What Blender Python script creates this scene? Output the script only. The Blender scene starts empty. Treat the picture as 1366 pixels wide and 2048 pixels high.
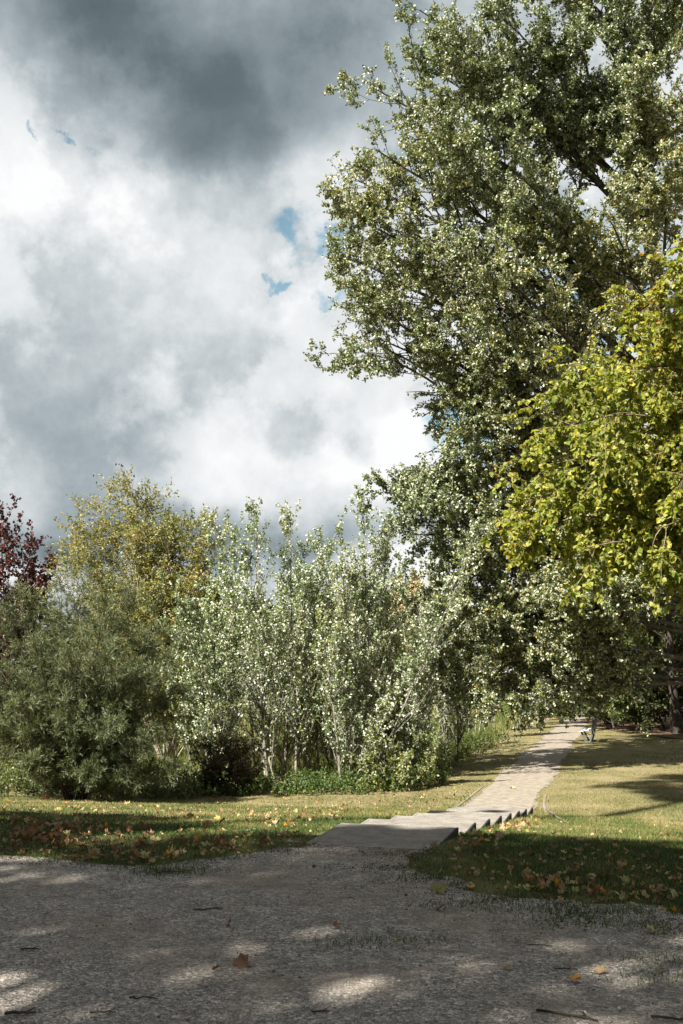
import bpy, math
import numpy as np
from math import radians as R
C = bpy.context.scene
col = C.collection
rng = np.random.default_rng(7)

# ------------------------------------------------------------------ camera, world, sun, exposure
F, PITCH, AZ, EYE = 1991.0, R(9.02), R(15.18), 1.7
SA, CA = math.sin(AZ), math.cos(AZ)
cam = bpy.data.cameras.new("camera"); cam_ob = bpy.data.objects.new("camera", cam); col.objects.link(cam_ob)
cam.sensor_fit = 'VERTICAL'; cam.sensor_height = 36; cam.lens = 35; cam.clip_end = 3000; cam.clip_start = 0.05
cam_ob.location = (0, 0, EYE); cam_ob.rotation_euler = (R(90) + PITCH, 0, 0)
C.camera = cam_ob
SUN_EL, SUN_BACK = R(45), R(45)            # the sun stands left of the view and behind the camera
SH = np.array([-math.cos(SUN_BACK), -math.sin(SUN_BACK)])
SUNV = np.array([SH[0]*math.cos(SUN_EL), SH[1]*math.cos(SUN_EL), math.sin(SUN_EL)])
sun = bpy.data.lights.new("sun", 'SUN'); sun.energy = 5.0; sun.angle = R(0.53); sun.color = (1, .93, .82)
sun_ob = bpy.data.objects.new("sun", sun); col.objects.link(sun_ob)
from mathutils import Vector
sun_ob.rotation_euler = Vector(SUNV).to_track_quat('Z', 'Y').to_euler()
C.view_settings.view_transform = 'Standard'; C.view_settings.look = 'None'
C.view_settings.exposure = 1.68; C.view_settings.gamma = 1
C.cycles.max_bounces = 6; C.cycles.diffuse_bounces = 3; C.cycles.glossy_bounces = 2
C.cycles.transmission_bounces = 3; C.cycles.transparent_max_bounces = 4
C.cycles.caustics_reflective = False; C.cycles.caustics_refractive = False

def ray(px, py):
    u = (px-683)/F; v = (1024-py)/F
    return np.array([u, math.cos(PITCH)-v*math.sin(PITCH), math.sin(PITCH)+v*math.cos(PITCH)])
def at(px, py, y):
    d = ray(px, py); return d*(y/d[1]) + np.array([0, 0, EYE])
T0, SL, SR, NST = 9.77, 1.42, .15, 8
T1, DROP = T0+SL*NST, SR*NST
def tz(x, y):
    t = x*SA + y*CA; s = x*CA - y*SA
    z = -np.clip((t-T0)/(T1-T0), 0, 1)*DROP
    on = np.clip((t-T0+.3)/1.0, 0, 1)*np.clip((T1+1.0-t)/1.5, 0, 1)
    z = z + on*(.075*(1-.75*np.clip((t-T0)/(T1-T0), 0, 1))*np.clip((s+1.90)/.16, 0, 1)*np.clip((1.5-s)/2.5, 0, 1) + .04*np.clip((-2.85-s)/.16, 0, 1)*np.clip((s+6)/2.5, 0, 1))
    far = np.clip((t-30)/60, 0, 1)
    return z + far*np.clip((-s-6)/60, 0, 1)*1.0
def G(px, py):
    d = ray(px, py)
    k = np.linspace(2, 260, 60000); x = d[0]*k; y = d[1]*k; z = EYE+d[2]*k
    i = np.argmax(z < tz(x, y)); return np.array([x[i], y[i], float(tz(x[i], y[i]))])
def TS(t, s): return np.array([t*SA + s*CA, t*CA - s*SA])

# ---- sky: Nishita blue in the gaps, layered cloud over it
W = bpy.data.worlds.new("World"); C.world = W; W.use_nodes = True
nt = W.node_tree; nt.nodes.clear(); N = nt.nodes.new; LK = nt.links.new
def wm(op, a, b=None, c=None, clamp=False):
    n = N('ShaderNodeMath'); n.operation = op; n.use_clamp = clamp
    for i, v in enumerate((a, b, c)):
        if v is None: continue
        if isinstance(v, (int, float)): n.inputs[i].default_value = v
        else: LK(v, n.inputs[i])
    return n.outputs[0]
def wv(op, a, b=None):
    n = N('ShaderNodeVectorMath'); n.operation = op
    for i, v in enumerate((a, b)):
        if v is None: continue
        if isinstance(v, tuple): n.inputs[i].default_value = v
        else: LK(v, n.inputs[i])
    return n.outputs['Value'] if op == 'DOT_PRODUCT' else n.outputs[0]
tc = N('ShaderNodeTexCoord').outputs['Generated']
sep = N('ShaderNodeSeparateXYZ'); LK(tc, sep.inputs[0])
az = wm('ARCTAN2', sep.outputs[0], sep.outputs[1]); el = wm('ARCSINE', sep.outputs[2])
cmb = N('ShaderNodeCombineXYZ'); LK(az, cmb.inputs[0]); LK(el, cmb.inputs[1])
def wnoise(scale, detail, rough, vec=tc, dist=0.0):
    n = N('ShaderNodeTexNoise'); n.inputs['Scale'].default_value = scale; n.inputs['Detail'].default_value = detail
    n.inputs['Roughness'].default_value = rough; n.inputs['Distortion'].default_value = dist; LK(vec, n.inputs['Vector']); return n
def warp(vec, scale, amp, detail=6):
    n = wnoise(scale, detail, .58)
    o = wv('SUBTRACT', n.outputs['Color'], (.5, .5, .5))
    return wv('ADD', vec, wv('MULTIPLY', o, (amp, amp, 0)))
uv = warp(cmb.outputs[0], 3.6, .20, 12)
uvs = warp(cmb.outputs[0], 13, .085, 12)
uvb = warp(cmb.outputs[0], 17, .14, 12)
def gauss(spec, base, vec):
    acc = base
    for (px, py, su, sv, amp) in spec:
        d = ray(px, py); d = d/np.linalg.norm(d)
        c = (math.atan2(d[0], d[1]), math.asin(d[2]), 0)
        k = (F/su, F/sv, 0)
        q = wv('MULTIPLY', wv('SUBTRACT', vec, c), k)
        e = wm('POWER', math.exp(-1), wv('DOT_PRODUCT', q, q))
        acc = wm('MULTIPLY_ADD', e, amp, acc)
    return acc
B = gauss([(300, 70, 350, 190, -.40), (650, 130, 300, 180, -.30), (130, -20, 170, 70, -.22), (420, 270, 240, 60, -.14),
           (40, 330, 130, 150, .15), (300, 470, 280, 110, .14), (520, 640, 260, 110, .14), (700, 330, 160, 80, .10),
           (0, 740, 210, 130, -.12), (150, 900, 240, 120, -.08), (560, 800, 250, 90, .04),
           (200, 1060, 330, 50, -.34), (640, 1080, 330, 40, -.28), (120, 1120, 140, 28, .45), (900, 1160, 260, 50, .30)],
          .70, uv)
Bs = gauss([(810, 880, 65, 50, .34), (700, 950, 110, 45, .20), (640, 900, 60, 26, .10), (730, 890, 45, 35, -.12)], B, uvs)
det = wnoise(9, 15, .63)
det2 = wnoise(2.2, 5, .5)
tex = wm('MULTIPLY_ADD', Bs, 1.25, .02, True)
Bn = wm('MULTIPLY_ADD', wm('SUBTRACT', det.outputs[0], .5), wm('MULTIPLY', tex, .72), Bs)
bil = wnoise(5.6, 12, .60)
Bn = wm('MULTIPLY_ADD', wm('SUBTRACT', wm('ABSOLUTE', wm('SUBTRACT', bil.outputs[0], .5)), .075), wm('MULTIPLY', tex, .85), Bn)
puff = wnoise(4.6, 14, .60)
pm = N('ShaderNodeMapRange'); pm.interpolation_type = 'SMOOTHSTEP'; LK(puff.outputs[0], pm.inputs[0]); pm.inputs[1].default_value = .45; pm.inputs[2].default_value = .53
Bn = wm('MULTIPLY_ADD', wm('SUBTRACT', pm.outputs[0], .5), wm('MULTIPLY', tex, .17), Bn)
Bn = wm('MULTIPLY_ADD', wm('SUBTRACT', det2.outputs[0], .5), .16, Bn)
Bn = wm('MINIMUM', wm('MAXIMUM', Bn, .05), .93)
cr = N('ShaderNodeValToRGB'); LK(Bn, cr.inputs[0])
els = cr.color_ramp.elements
els[0].position = 0; els[0].color = (.045, .062, .070, 1)
els[1].position = 1; els[1].color = (.92, .92, .92, 1)
for p_, c_ in ((.2, (.12, .155, .17)), (.45, (.33, .385, .41)), (.7, (.64, .67, .685))):
    e = els.new(p_); e.color = (*c_, 1)
cov = gauss([(580, 455, 40, 32, 1.0), (660, 500, 55, 26, 1.05), (545, 552, 20, 16, 1.1), (650, 592, 70, 24, 1.05), (62, 250, 17, 11, .9),
             (126, 263, 9, 8, .7), (158, 290, 8, 10, .55), (262, 492, 7, 6, .45), (880, 850, 60, 70, .75), (980, 850, 90, 90, .8),
             (780, 330, 120, 60, .5), (1150, 560, 330, 260, .75)], 0.0, uvb)
det3 = wnoise(16, 14, .64)
cov = wm('MULTIPLY_ADD', wm('SUBTRACT', det3.outputs[0], .5), 3.0, cov)
mr = N('ShaderNodeMapRange'); mr.interpolation_type = 'SMOOTHSTEP'; LK(cov, mr.inputs[0])
mr.inputs[1].default_value = .40; mr.inputs[2].default_value = 1.35; mr.inputs[4].default_value = .85
sky = N('ShaderNodeTexSky'); sky.sky_type = 'NISHITA'; sky.sun_disc = False
sky.sun_elevation = SUN_EL; sky.sun_rotation = math.atan2(SH[0], SH[1]) % (2*math.pi); sky.air_density = 1.0; sky.dust_density = .8
tn = N('ShaderNodeMix'); tn.data_type = 'RGBA'; tn.blend_type = 'MULTIPLY'; tn.inputs[0].default_value = 1; LK(sky.outputs[0], tn.inputs[6]); tn.inputs[7].default_value = (.85, 1.08, .88, 1)
b1 = N('ShaderNodeBackground'); LK(tn.outputs[2], b1.inputs[0]); b1.inputs[1].default_value = .055
b2 = N('ShaderNodeBackground'); LK(cr.outputs[0], b2.inputs[0]); 
vd = wv('DOT_PRODUCT', tc, (0, .985, .17)); vm = N('ShaderNodeMapRange'); vm.interpolation_type = 'SMOOTHSTEP'; LK(vd, vm.inputs[0])
vm.inputs[1].default_value = .25; vm.inputs[2].default_value = .82; vm.inputs[3].default_value = .36*.52; vm.inputs[4].default_value = .36; LK(vm.outputs[0], b2.inputs[1])  # cloud outside the view dimmed on purpose, to weaken the fill light
mx = N('ShaderNodeMixShader'); LK(mr.outputs[0], mx.inputs[0]); LK(b2.outputs[0], mx.inputs[1]); LK(b1.outputs[0], mx.inputs[2])
wo = N('ShaderNodeOutputWorld'); LK(mx.outputs[0], wo.inputs[0])

# ------------------------------------------------------------------ materials
def mat(name):
    m = bpy.data.materials.new(name); m.use_nodes = True; t = m.node_tree; t.nodes.clear()
    o = t.nodes.new('ShaderNodeOutputMaterial'); return m, t, o
def ramp(t, src, stops):
    r = t.nodes.new('ShaderNodeValToRGB'); t.links.new(src, r.inputs[0])
    e = r.color_ramp.elements
    e[0].position, e[0].color = stops[0][0], (*stops[0][1], 1)
    e[1].position, e[1].color = stops[-1][0], (*stops[-1][1], 1)
    for p_, c_ in stops[1:-1]:
        k = e.new(p_); k.color = (*c_, 1)
    return r.outputs[0]
def mixc(t, f, a, b, mode='MIX'):
    n = t.nodes.new('ShaderNodeMix'); n.data_type = 'RGBA'; n.blend_type = mode
    for i, v in ((0, f), (6, a), (7, b)):
        if isinstance(v, (int, float)): n.inputs[i].default_value = v
        elif isinstance(v, tuple): n.inputs[i].default_value = (*v, 1)
        else: t.links.new(v, n.inputs[i])
    return n.outputs[2]
def noise(t, scale, detail=4, rough=.55, obj=True):
    n = t.nodes.new('ShaderNodeTexNoise'); n.inputs['Scale'].default_value = scale
    n.inputs['Detail'].default_value = detail; n.inputs['Roughness'].default_value = rough
    tcn = t.nodes.new('ShaderNodeTexCoord'); t.links.new(tcn.outputs['Object'], n.inputs['Vector'])
    return n.outputs[0]
def vor(t, scale, out='Color', rand=1.0):
    n = t.nodes.new('ShaderNodeTexVoronoi'); n.inputs['Scale'].default_value = scale; n.inputs['Randomness'].default_value = rand
    tcn = t.nodes.new('ShaderNodeTexCoord'); t.links.new(tcn.outputs['Object'], n.inputs['Vector'])
    return n.outputs[out]
def bump(t, h, strength, dist):
    b = t.nodes.new('ShaderNodeBump'); b.inputs['Strength'].default_value = strength; b.inputs['Distance'].default_value = dist
    t.links.new(h, b.inputs['Height']); return b.outputs[0]
def mrange(t, v, a, b, c=0.0, d=1.0):
    n = t.nodes.new('ShaderNodeMapRange'); t.links.new(v, n.inputs[0])
    for i, x in enumerate((a, b, c, d)): n.inputs[i+1].default_value = x
    return n.outputs[0]
def prin(t, colr, rough=.8, normal=None, spec=.3, metal=0.0):
    p = t.nodes.new('ShaderNodeBsdfPrincipled')
    if isinstance(colr, tuple): p.inputs['Base Color'].default_value = (*colr, 1)
    else: t.links.new(colr, p.inputs['Base Color'])
    p.inputs['Roughness'].default_value = rough; p.inputs['Metallic'].default_value = metal
    p.inputs['Specular IOR Level'].default_value = spec
    if normal is not None: t.links.new(normal, p.inputs['Normal'])
    return p.outputs[0]

def leaf_mat(name, stops, under=None, trans=.3, rough=.45, spec=.5, tcol=1.6):
    m, t, o = mat(name)
    a = t.nodes.new('ShaderNodeAttribute'); a.attribute_name = 'rnd'
    c = ramp(t, a.outputs['Fac'], stops)
    if under is not None:
        g = t.nodes.new('ShaderNodeNewGeometry')
        c2 = mixc(t, g.outputs['Backfacing'], c, under)
    else: c2 = c
    p = prin(t, c2, rough, None, spec)
    tr = t.nodes.new('ShaderNodeBsdfTranslucent')
    tcn = mixc(t, 1.0, c, (tcol, tcol, tcol*.55), 'MULTIPLY'); t.links.new(tcn, tr.inputs[0])
    x = t.nodes.new('ShaderNodeMixShader'); x.inputs[0].default_value = trans
    t.links.new(p, x.inputs[1]); t.links.new(tr.outputs[0], x.inputs[2]); t.links.new(x.outputs[0], o.inputs[0])
    return m
def bark_mat(name, c1, c2, scale=9, st=.6):
    m, t, o = mat(name)
    n = noise(t, scale, 6, .65)
    t.links.new(prin(t, ramp(t, n, [(.35, c1), (.65, c2)]), .9, bump(t, noise(t, scale*3, 5), st, .02), .15), o.inputs[0]); return m

M = {}
M['poplar_leaf'] = leaf_mat('poplar_leaf', [(0, (.034, .064, .016)), (.55, (.095, .135, .032)), (.85, (.19, .20, .05)), (1, (.33, .25, .055))], (.42, .45, .33), .27, .42, .5)
M['aspen_leaf'] = leaf_mat('aspen_leaf', [(0, (.060, .105, .028)), (.6, (.14, .195, .06)), (.93, (.25, .28, .09)), (1, (.36, .30, .09))], (.54, .58, .48), .30, .48, .45)
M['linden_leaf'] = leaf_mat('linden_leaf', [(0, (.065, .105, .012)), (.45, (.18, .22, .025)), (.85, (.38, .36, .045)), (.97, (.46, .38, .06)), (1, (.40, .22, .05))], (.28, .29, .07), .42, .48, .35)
M['locust_leaf'] = leaf_mat('locust_leaf', [(0, (.055, .085, .014)), (.5, (.15, .17, .028)), (.85, (.32, .27, .055)), (1, (.36, .22, .08))], (.28, .28, .13), .28, .5, .4)
M['willow_leaf'] = leaf_mat('willow_leaf', [(0, (.026, .045, .016)), (.6, (.075, .100, .038)), (1, (.24, .24, .11))], (.15, .18, .09), .22, .48, .4)
M['red_leaf'] = leaf_mat('red_leaf', [(0, (.022, .010, .012)), (.7, (.06, .016, .018)), (1, (.13, .035, .03))], (.09, .03, .03), .25, .4, .5)
M['brown_leaf'] = leaf_mat('brown_leaf', [(0, (.018, .022, .010)), (.6, (.042, .044, .020)), (1, (.12, .085, .045))], None, .15, .6, .3)
M['wood_leaf'] = leaf_mat('wood_leaf', [(0, (0.030, 0.051, 0.014)), (.6, (0.074, 0.101, 0.024)), (1, (0.162, 0.169, 0.041))], (.09, .11, .05), .25, .45, .45)
M['far_leaf'] = leaf_mat('far_leaf', [(0, (0.060, 0.090, 0.036)), (.6, (0.120, 0.150, 0.054)), (1, (0.228, 0.216, 0.072))], None, .25, .55, .3)
M['larch_leaf'] = leaf_mat('larch_leaf', [(0, (.24, .21, .11)), (.6, (.36, .31, .17)), (1, (.46, .40, .24))], None, .2, .55, .3, 1.1)
M['nettle_leaf'] = leaf_mat('nettle_leaf', [(0, (.030, .058, .014)), (.6, (.065, .105, .026)), (.95, (.15, .18, .05)), (1, (.28, .2, .06))], None, .28, .5, .35)
M['sapling_leaf'] = leaf_mat('sapling_leaf', [(0, (.06, .10, .022)), (.6, (.13, .17, .04)), (1, (.30, .28, .07))], (.30, .33, .20), .32, .48, .4)
M['plane_leaf'] = leaf_mat('plane_leaf', [(0, (.05, .08, .02)), (1, (.14, .13, .03))], None, .15, .5, .4)
M['dead_red_leaf'] = leaf_mat('dead_red_leaf', [(0, (.28, .07, .03)), (1, (.45, .14, .07))], None, .3, .6, .3)
M['grass'] = leaf_mat('grass', [(0, (.025, .055, .010)), (.35, (.065, .105, .020)), (.6, (.13, .14, .04)), (.85, (.26, .22, .10)), (1, (.34, .285, .16))], None, .25, .5, .3)
M['litter'] = leaf_mat('litter', [(0, (.075, .040, .022)), (.35, (.20, .098, .045)), (.62, (.35, .25, .14)), (.84, (.32, .32, .13)), (1, (.52, .24, .03))], None, .15, .55, .4, 1.3)
M['poplar_bark'] = bark_mat('poplar_bark', (.035, .032, .027), (.12, .11, .09), 6)
M['aspen_bark'] = bark_mat('aspen_bark', (.09, .085, .065), (.30, .285, .24), 7, .3)
M['shrub_bark'] = bark_mat('shrub_bark', (.10, .075, .05), (.26, .20, .14), 14, .3)
M['dark_bark'] = bark_mat('dark_bark', (.030, .026, .022), (.10, .085, .07), 8)
M['grey_twig'] = bark_mat('grey_twig', (.16, .14, .11), (.36, .31, .25), 20, .2)

m, t, o = mat('ground')                                    # soil and thatch under the grass, drier down the slope
g1 = noise(t, 1.1, 6, .6); g2 = noise(t, 28, 4, .7)
gm = t.nodes.new('ShaderNodeTexCoord'); gs = t.nodes.new('ShaderNodeSeparateXYZ'); t.links.new(gm.outputs['Object'], gs.inputs[0])
dry = mrange(t, gs.outputs[2], -.45, -.05, .22, 0)
def addn(a, b, op='ADD'):
    n = t.nodes.new('ShaderNodeMath'); n.operation = op
    for i, v in enumerate((a, b)):
        if isinstance(v, (int, float)): n.inputs[i].default_value = v
        else: t.links.new(v, n.inputs[i])
    return n.outputs[0]
f = addn(addn(addn(g1, .65, 'MULTIPLY'), addn(g2, .35, 'MULTIPLY')), dry)
gc = ramp(t, f, [(.33, (.035, .040, .016)), (.50, (.085, .085, .032)), (.66, (.155, .135, .065)), (.85, (.23, .19, .11))])
t.links.new(prin(t, gc, .95, bump(t, g2, .6, .03), .1), o.inputs[0]); M['ground'] = m

def gravel(name, base, stones, mud, sc, bst, mudlo=.52, mudhi=.72):
    m, t, o = mat(name)
    v1 = vor(t, sc, 'Color'); d1 = vor(t, sc, 'Distance'); v2 = vor(t, sc*2.6, 'Color')
    s1 = t.nodes.new('ShaderNodeSeparateColor'); t.links.new(v1, s1.inputs[0])
    s2 = t.nodes.new('ShaderNodeSeparateColor'); t.links.new(v2, s2.inputs[0])
    c = ramp(t, s1.outputs[0], stones)
    c = mixc(t, .45, c, ramp(t, s2.outputs[1], stones))
    big = noise(t, .8, 5, .6)
    c = mixc(t, mrange(t, big, mudlo, mudhi, .10, .75), c, mud)
    c = mixc(t, 1.0, c, ramp(t, noise(t, 5, 5, .65), [(.3, (.62, .62, .62)), (.7, (1.25, 1.22, 1.18))]), 'MULTIPLY')
    hh = t.nodes.new('ShaderNodeMath'); hh.operation = 'ADD'
    t.links.new(d1, hh.inputs[0]); t.links.new(noise(t, sc*1.5, 3), hh.inputs[1])
    t.links.new(prin(t, c, .92, bump(t, hh.outputs[0], bst, .012), .2), o.inputs[0]); return m
M['gravel'] = gravel('gravel', None, [(0, (.040, .038, .035)), (.35, (.18, .168, .154)), (.8, (.36, .335, .305)), (1, (.72, .69, .65))], (.24, .205, .168), 52, .9, .45, .66)
M['path'] = gravel('path', None, [(0, (.165, .145, .12)), (.5, (.235, .21, .175)), (1, (.30, .275, .24))], (.24, .21, .17), 60, .10)
M['tread'] = gravel('tread', None, [(0, (.12, .115, .105)), (.4, (.20, .19, .175)), (1, (.29, .275, .25))], (.22, .20, .175), 70, .12)
M['stone'] = gravel('stone', None, [(0, (.24, .23, .21)), (1, (.42, .40, .37))], (.33, .31, .28), 40, .4)
M['soil'] = gravel('soil', None, [(0, (.06, .052, .042)), (.5, (.17, .148, .122)), (1, (.34, .30, .26))], (.19, .158, .125), 70, .7)
M['mulch'] = gravel('mulch', None, [(0, (.05, .035, .025)), (.5, (.13, .085, .055)), (1, (.24, .16, .11))], (.11, .075, .05), 14, .8)
M['shaded_timber'] = bark_mat('shaded_timber', (.016, .015, .014), (.045, .042, .038), 10, .5)  # dark wood of the step cheeks, their shade put into the colour
m, t, o = mat('crumb')
oi = t.nodes.new('ShaderNodeAttribute'); oi.attribute_name = 'rnd'
t.links.new(prin(t, ramp(t, oi.outputs['Fac'], [(0, (.035, .027, .020)), (.7, (.12, .092, .068)), (1, (.24, .20, .15))]), .95, None, .1), o.inputs[0]); M['crumb'] = m
m, t, o = mat('stones')
oi = t.nodes.new('ShaderNodeAttribute'); oi.attribute_name = 'rnd'
t.links.new(prin(t, ramp(t, oi.outputs['Fac'], [(0, (.08, .075, .07)), (.6, (.26, .245, .22)), (1, (.58, .55, .50))]), .8, None, .3), o.inputs[0]); M['pebble'] = m
def paint(name, c, rough, metal=0.0, spec=.5):
    m, t, o = mat(name); n = noise(t, 18, 4)
    t.links.new(prin(t, ramp(t, n, [(.3, tuple(x*.8 for x in c)), (.7, c)]), rough, bump(t, n, .1, .003), spec, metal), o.inputs[0]); return m
M['bench_frame'] = paint('bench_frame', (.50, .52, .53), .4, .5)
M['bench_mesh'] = paint('bench_mesh', (.05, .055, .06), .5, .3)
M['bench_leg'] = paint('bench_leg', (.13, .14, .15), .5, .4)
M['pod'] = paint('pod', (.018, .015, .015), .6)

# ------------------------------------------------------------------ mesh helpers
def mk(name, V, faces, material, parent=None, rnd=None, smooth=False):
    me = bpy.data.meshes.new(name); V = np.ascontiguousarray(V, np.float32)
    if not isinstance(faces, list): faces = [faces]
    faces = [np.asarray(f_, np.int32) for f_ in faces if len(f_)]
    me.vertices.add(len(V)); me.vertices.foreach_set('co', V.ravel())
    nl = sum(f_.size for f_ in faces); nf = sum(len(f_) for f_ in faces)
    me.loops.add(nl); me.polygons.add(nf)
    me.loops.foreach_set('vertex_index', np.concatenate([f_.ravel() for f_ in faces]))
    tot = np.concatenate([np.full(len(f_), f_.shape[1], np.int32) for f_ in faces])
    st = np.concatenate([[0], np.cumsum(tot)[:-1]]).astype(np.int32)
    me.polygons.foreach_set('loop_start', st); me.polygons.foreach_set('loop_total', tot)
    me.polygons.foreach_set('use_smooth', np.full(nf, bool(smooth)))
    if rnd is not None:
        at_ = me.attributes.new('rnd', 'FLOAT', 'FACE'); at_.data.foreach_set('value', np.asarray(rnd, np.float32))
    me.update(calc_edges=True)
    if material is not None: me.materials.append(material)
    ob = bpy.data.objects.new(name, me); col.objects.link(ob)
    if parent is not None:
        ob.parent = parent
        ob.matrix_parent_inverse.identity()
        ob.location = -np.array(parent.location) if parent.type == 'EMPTY' and parent.get('w', 0) else (0, 0, 0)
    return ob
def empty(name, loc, label, cat, group=None):
    o = bpy.data.objects.new(name, None); o.empty_display_size = .2; col.objects.link(o)
    o.location = [float(v) for v in loc]; o['label'] = label; o['category'] = cat; o['w'] = 1
    if group: o['group'] = group
    return o
def tag(o, label=None, cat=None, group=None, kind=None):
    for k, v in (('label', label), ('category', cat), ('group', group), ('kind', kind)):
        if v: o[k] = v
    return o
def unit(v): return v/np.maximum(np.linalg.norm(v, axis=-1, keepdims=True), 1e-9)

def tubes(groups):
    """groups: list of (P (N,M,3), radii (N,M), sides) -> verts, quads"""
    Vs, Fs, off = [], [], 0
    for P, r, k in groups:
        n, m_ = P.shape[:2]
        if n == 0: continue
        T = np.gradient(P, axis=1); T = unit(T)
        ref = np.where(np.abs(T[:, :1, 2:3]) > .9, np.array([1., 0, 0]), np.array([0, 0, 1.]))
        A = unit(np.cross(T, np.broadcast_to(ref, T.shape))); Bv = np.cross(T, A)
        th = np.arange(k)*2*np.pi/k
        ring = A[:, :, None]*np.cos(th)[None, None, :, None] + Bv[:, :, None]*np.sin(th)[None, None, :, None]
        V = P[:, :, None]+ring*r[:, :, None, None]
        idx = off+np.arange(n*m_*k).reshape(n, m_, k)
        a = idx[:, :-1, :]; b = np.roll(idx, -1, 2)[:, :-1, :]; c = np.roll(idx, -1, 2)[:, 1:, :]; d = idx[:, 1:, :]
        Vs.append(V.reshape(-1, 3)); Fs.append(np.stack([a, b, c, d], -1).reshape(-1, 4)); off += n*m_*k
    return np.concatenate(Vs), np.concatenate(Fs)

def bez(p0, p1, p2, m_):
    f = np.linspace(0, 1, m_)[:, None]
    return (1-f)**2*p0 + 2*f*(1-f)*p1 + f*f*p2
def wiggle(P, amp):
    n = rng.normal(size=P.shape)*amp; n[0] = 0
    return P + np.cumsum(n, 0)*.5

def spawn(P, r, n, f0, f1, ang, asd, lk, taper, trop, tw, wob, m_, lmin=.15, rr=.55, rmin=.003):
    """children of branches P (N,M,3): n per parent (array)"""
    L = np.linalg.norm(np.diff(P, axis=1), axis=2).sum(1)
    idx = np.repeat(np.arange(len(P)), n); K = len(idx); Mp = P.shape[1]
    f_ = rng.uniform(f0, f1, K); q = f_*(Mp-1); i = np.minimum(q.astype(int), Mp-2); w = (q-i)[:, None]
    pos = P[idx, i]*(1-w)+P[idx, i+1]*w; tan = unit(P[idx, i+1]-P[idx, i])
    v = rng.normal(size=(K, 3)); v -= (v*tan).sum(1, keepdims=True)*tan; v = unit(v)
    a = np.radians(rng.normal(ang, asd, K))[:, None]
    d = unit(np.cos(a)*tan+np.sin(a)*v+np.array(trop)*tw)
    ln = np.maximum(lmin, L[idx]*lk*(1-taper*f_)*rng.uniform(.65, 1.2, K))
    out = np.empty((K, m_, 3)); out[:, 0] = pos
    for j in range(1, m_):
        d = unit(d+rng.normal(size=(K, 3))*wob+np.array(trop)*tw*.35)
        out[:, j] = out[:, j-1]+d*(ln/(m_-1))[:, None]
    r0 = np.maximum(rmin, (r[idx, i]*(1-w[:, 0])+r[idx, i+1]*w[:, 0])*rr)
    rad = r0[:, None]*np.linspace(1, .35, m_)[None]
    return out, rad

LEAF4 = (np.array([[0, 0, 0], [.36, .42, .06], [0, 1, -.05], [-.36, .42, .06]]), np.array([[0, 1, 2, 3]]))
LEAFH = (np.array([[0, 0, 0], [.34, .12, .05], [.46, .45, .10], [0, 1, -.10], [-.46, .45, .10], [-.34, .12, .05], [0, .45, -.02]]),
         np.array([[0, 1, 2, 6], [6, 2, 3, 3], [6, 3, 4, 4], [0, 6, 4, 5]]))
LEAFH = (LEAFH[0], [np.array([[0, 1, 2, 6], [0, 6, 4, 5]]), np.array([[6, 2, 3], [6, 3, 4]])])
LEAFN = (np.array([[0, 0, 0], [.13, .45, .0], [0, 1, -.12], [-.13, .45, .0]]), np.array([[0, 1, 2, 3]]))
LEAFM = (np.array([[0, 0, 0], [.22, .5, .03], [0, 1, -.06], [-.22, .5, .03]]), np.array([[0, 1, 2, 3]]))
def leaf_on(P, n, size, sv=.3, f0=.1, droop=0.0, along=.6, flat=.5, off=.0):
    """positions and frames for n leaves on each branch"""
    K = len(P); idx = np.repeat(np.arange(K), n); T = len(idx); Mp = P.shape[1]
    f_ = rng.uniform(f0, 1, T); q = f_*(Mp-1); i = np.minimum(q.astype(int), Mp-2); w = (q-i)[:, None]
    pos = P[idx, i]*(1-w)+P[idx, i+1]*w; tan = unit(P[idx, i+1]-P[idx, i])
    d = unit(tan*along+unit(rng.normal(size=(T, 3)))+np.array([0, 0, -droop]))
    nm = rng.normal(size=(T, 3))+np.array([0, 0, flat]); nm -= (nm*d).sum(1, keepdims=True)*d; nm = unit(nm)
    s = size*rng.uniform(1-sv, 1+sv, T)
    if off: pos = pos+d*off*s[:, None]*rng.uniform(0, 1, T)[:, None]
    return pos, d, nm, s
def leaves(name, parts, tmpl, material, parent, bias=None, width=1.0):
    pos = np.concatenate([p[0] for p in parts]); d = np.concatenate([p[1] for p in parts])
    nm = np.concatenate([p[2] for p in parts]); s = np.concatenate([p[3] for p in parts])
    side = np.cross(d, nm); tv, tf = tmpl; k = len(tv); n = len(pos)
    V = pos[:, None]+s[:, None, None]*(tv[None, :, :1]*side[:, None]*width+tv[None, :, 1:2]*d[:, None]+tv[None, :, 2:]*nm[:, None])
    if not isinstance(tf, list): tf = [tf]
    Fs = [(np.arange(n)[:, None, None]*k+f_[None]).reshape(-1, f_.shape[1]) for f_ in tf]
    r1 = rng.uniform(0, 1, n)
    if bias is not None: r1 = np.clip(r1+bias(pos), 0, 1)
    rn = np.concatenate([np.repeat(r1, len(f_)) for f_ in tf])
    return mk(name, V.reshape(-1, 3), Fs, material, parent, rn)
def cat(lst):
    return [(np.concatenate([a[0] for a in lst]), np.concatenate([a[1] for a in lst]))]
def clump(scale, amp, seed):
    r_ = np.random.default_rng(seed); k = r_.normal(size=(6, 3))*scale; ph = r_.uniform(0, 6.28, 6)
    return lambda p: amp*np.sin(p@k.T+ph).sum(1)/3

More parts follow.
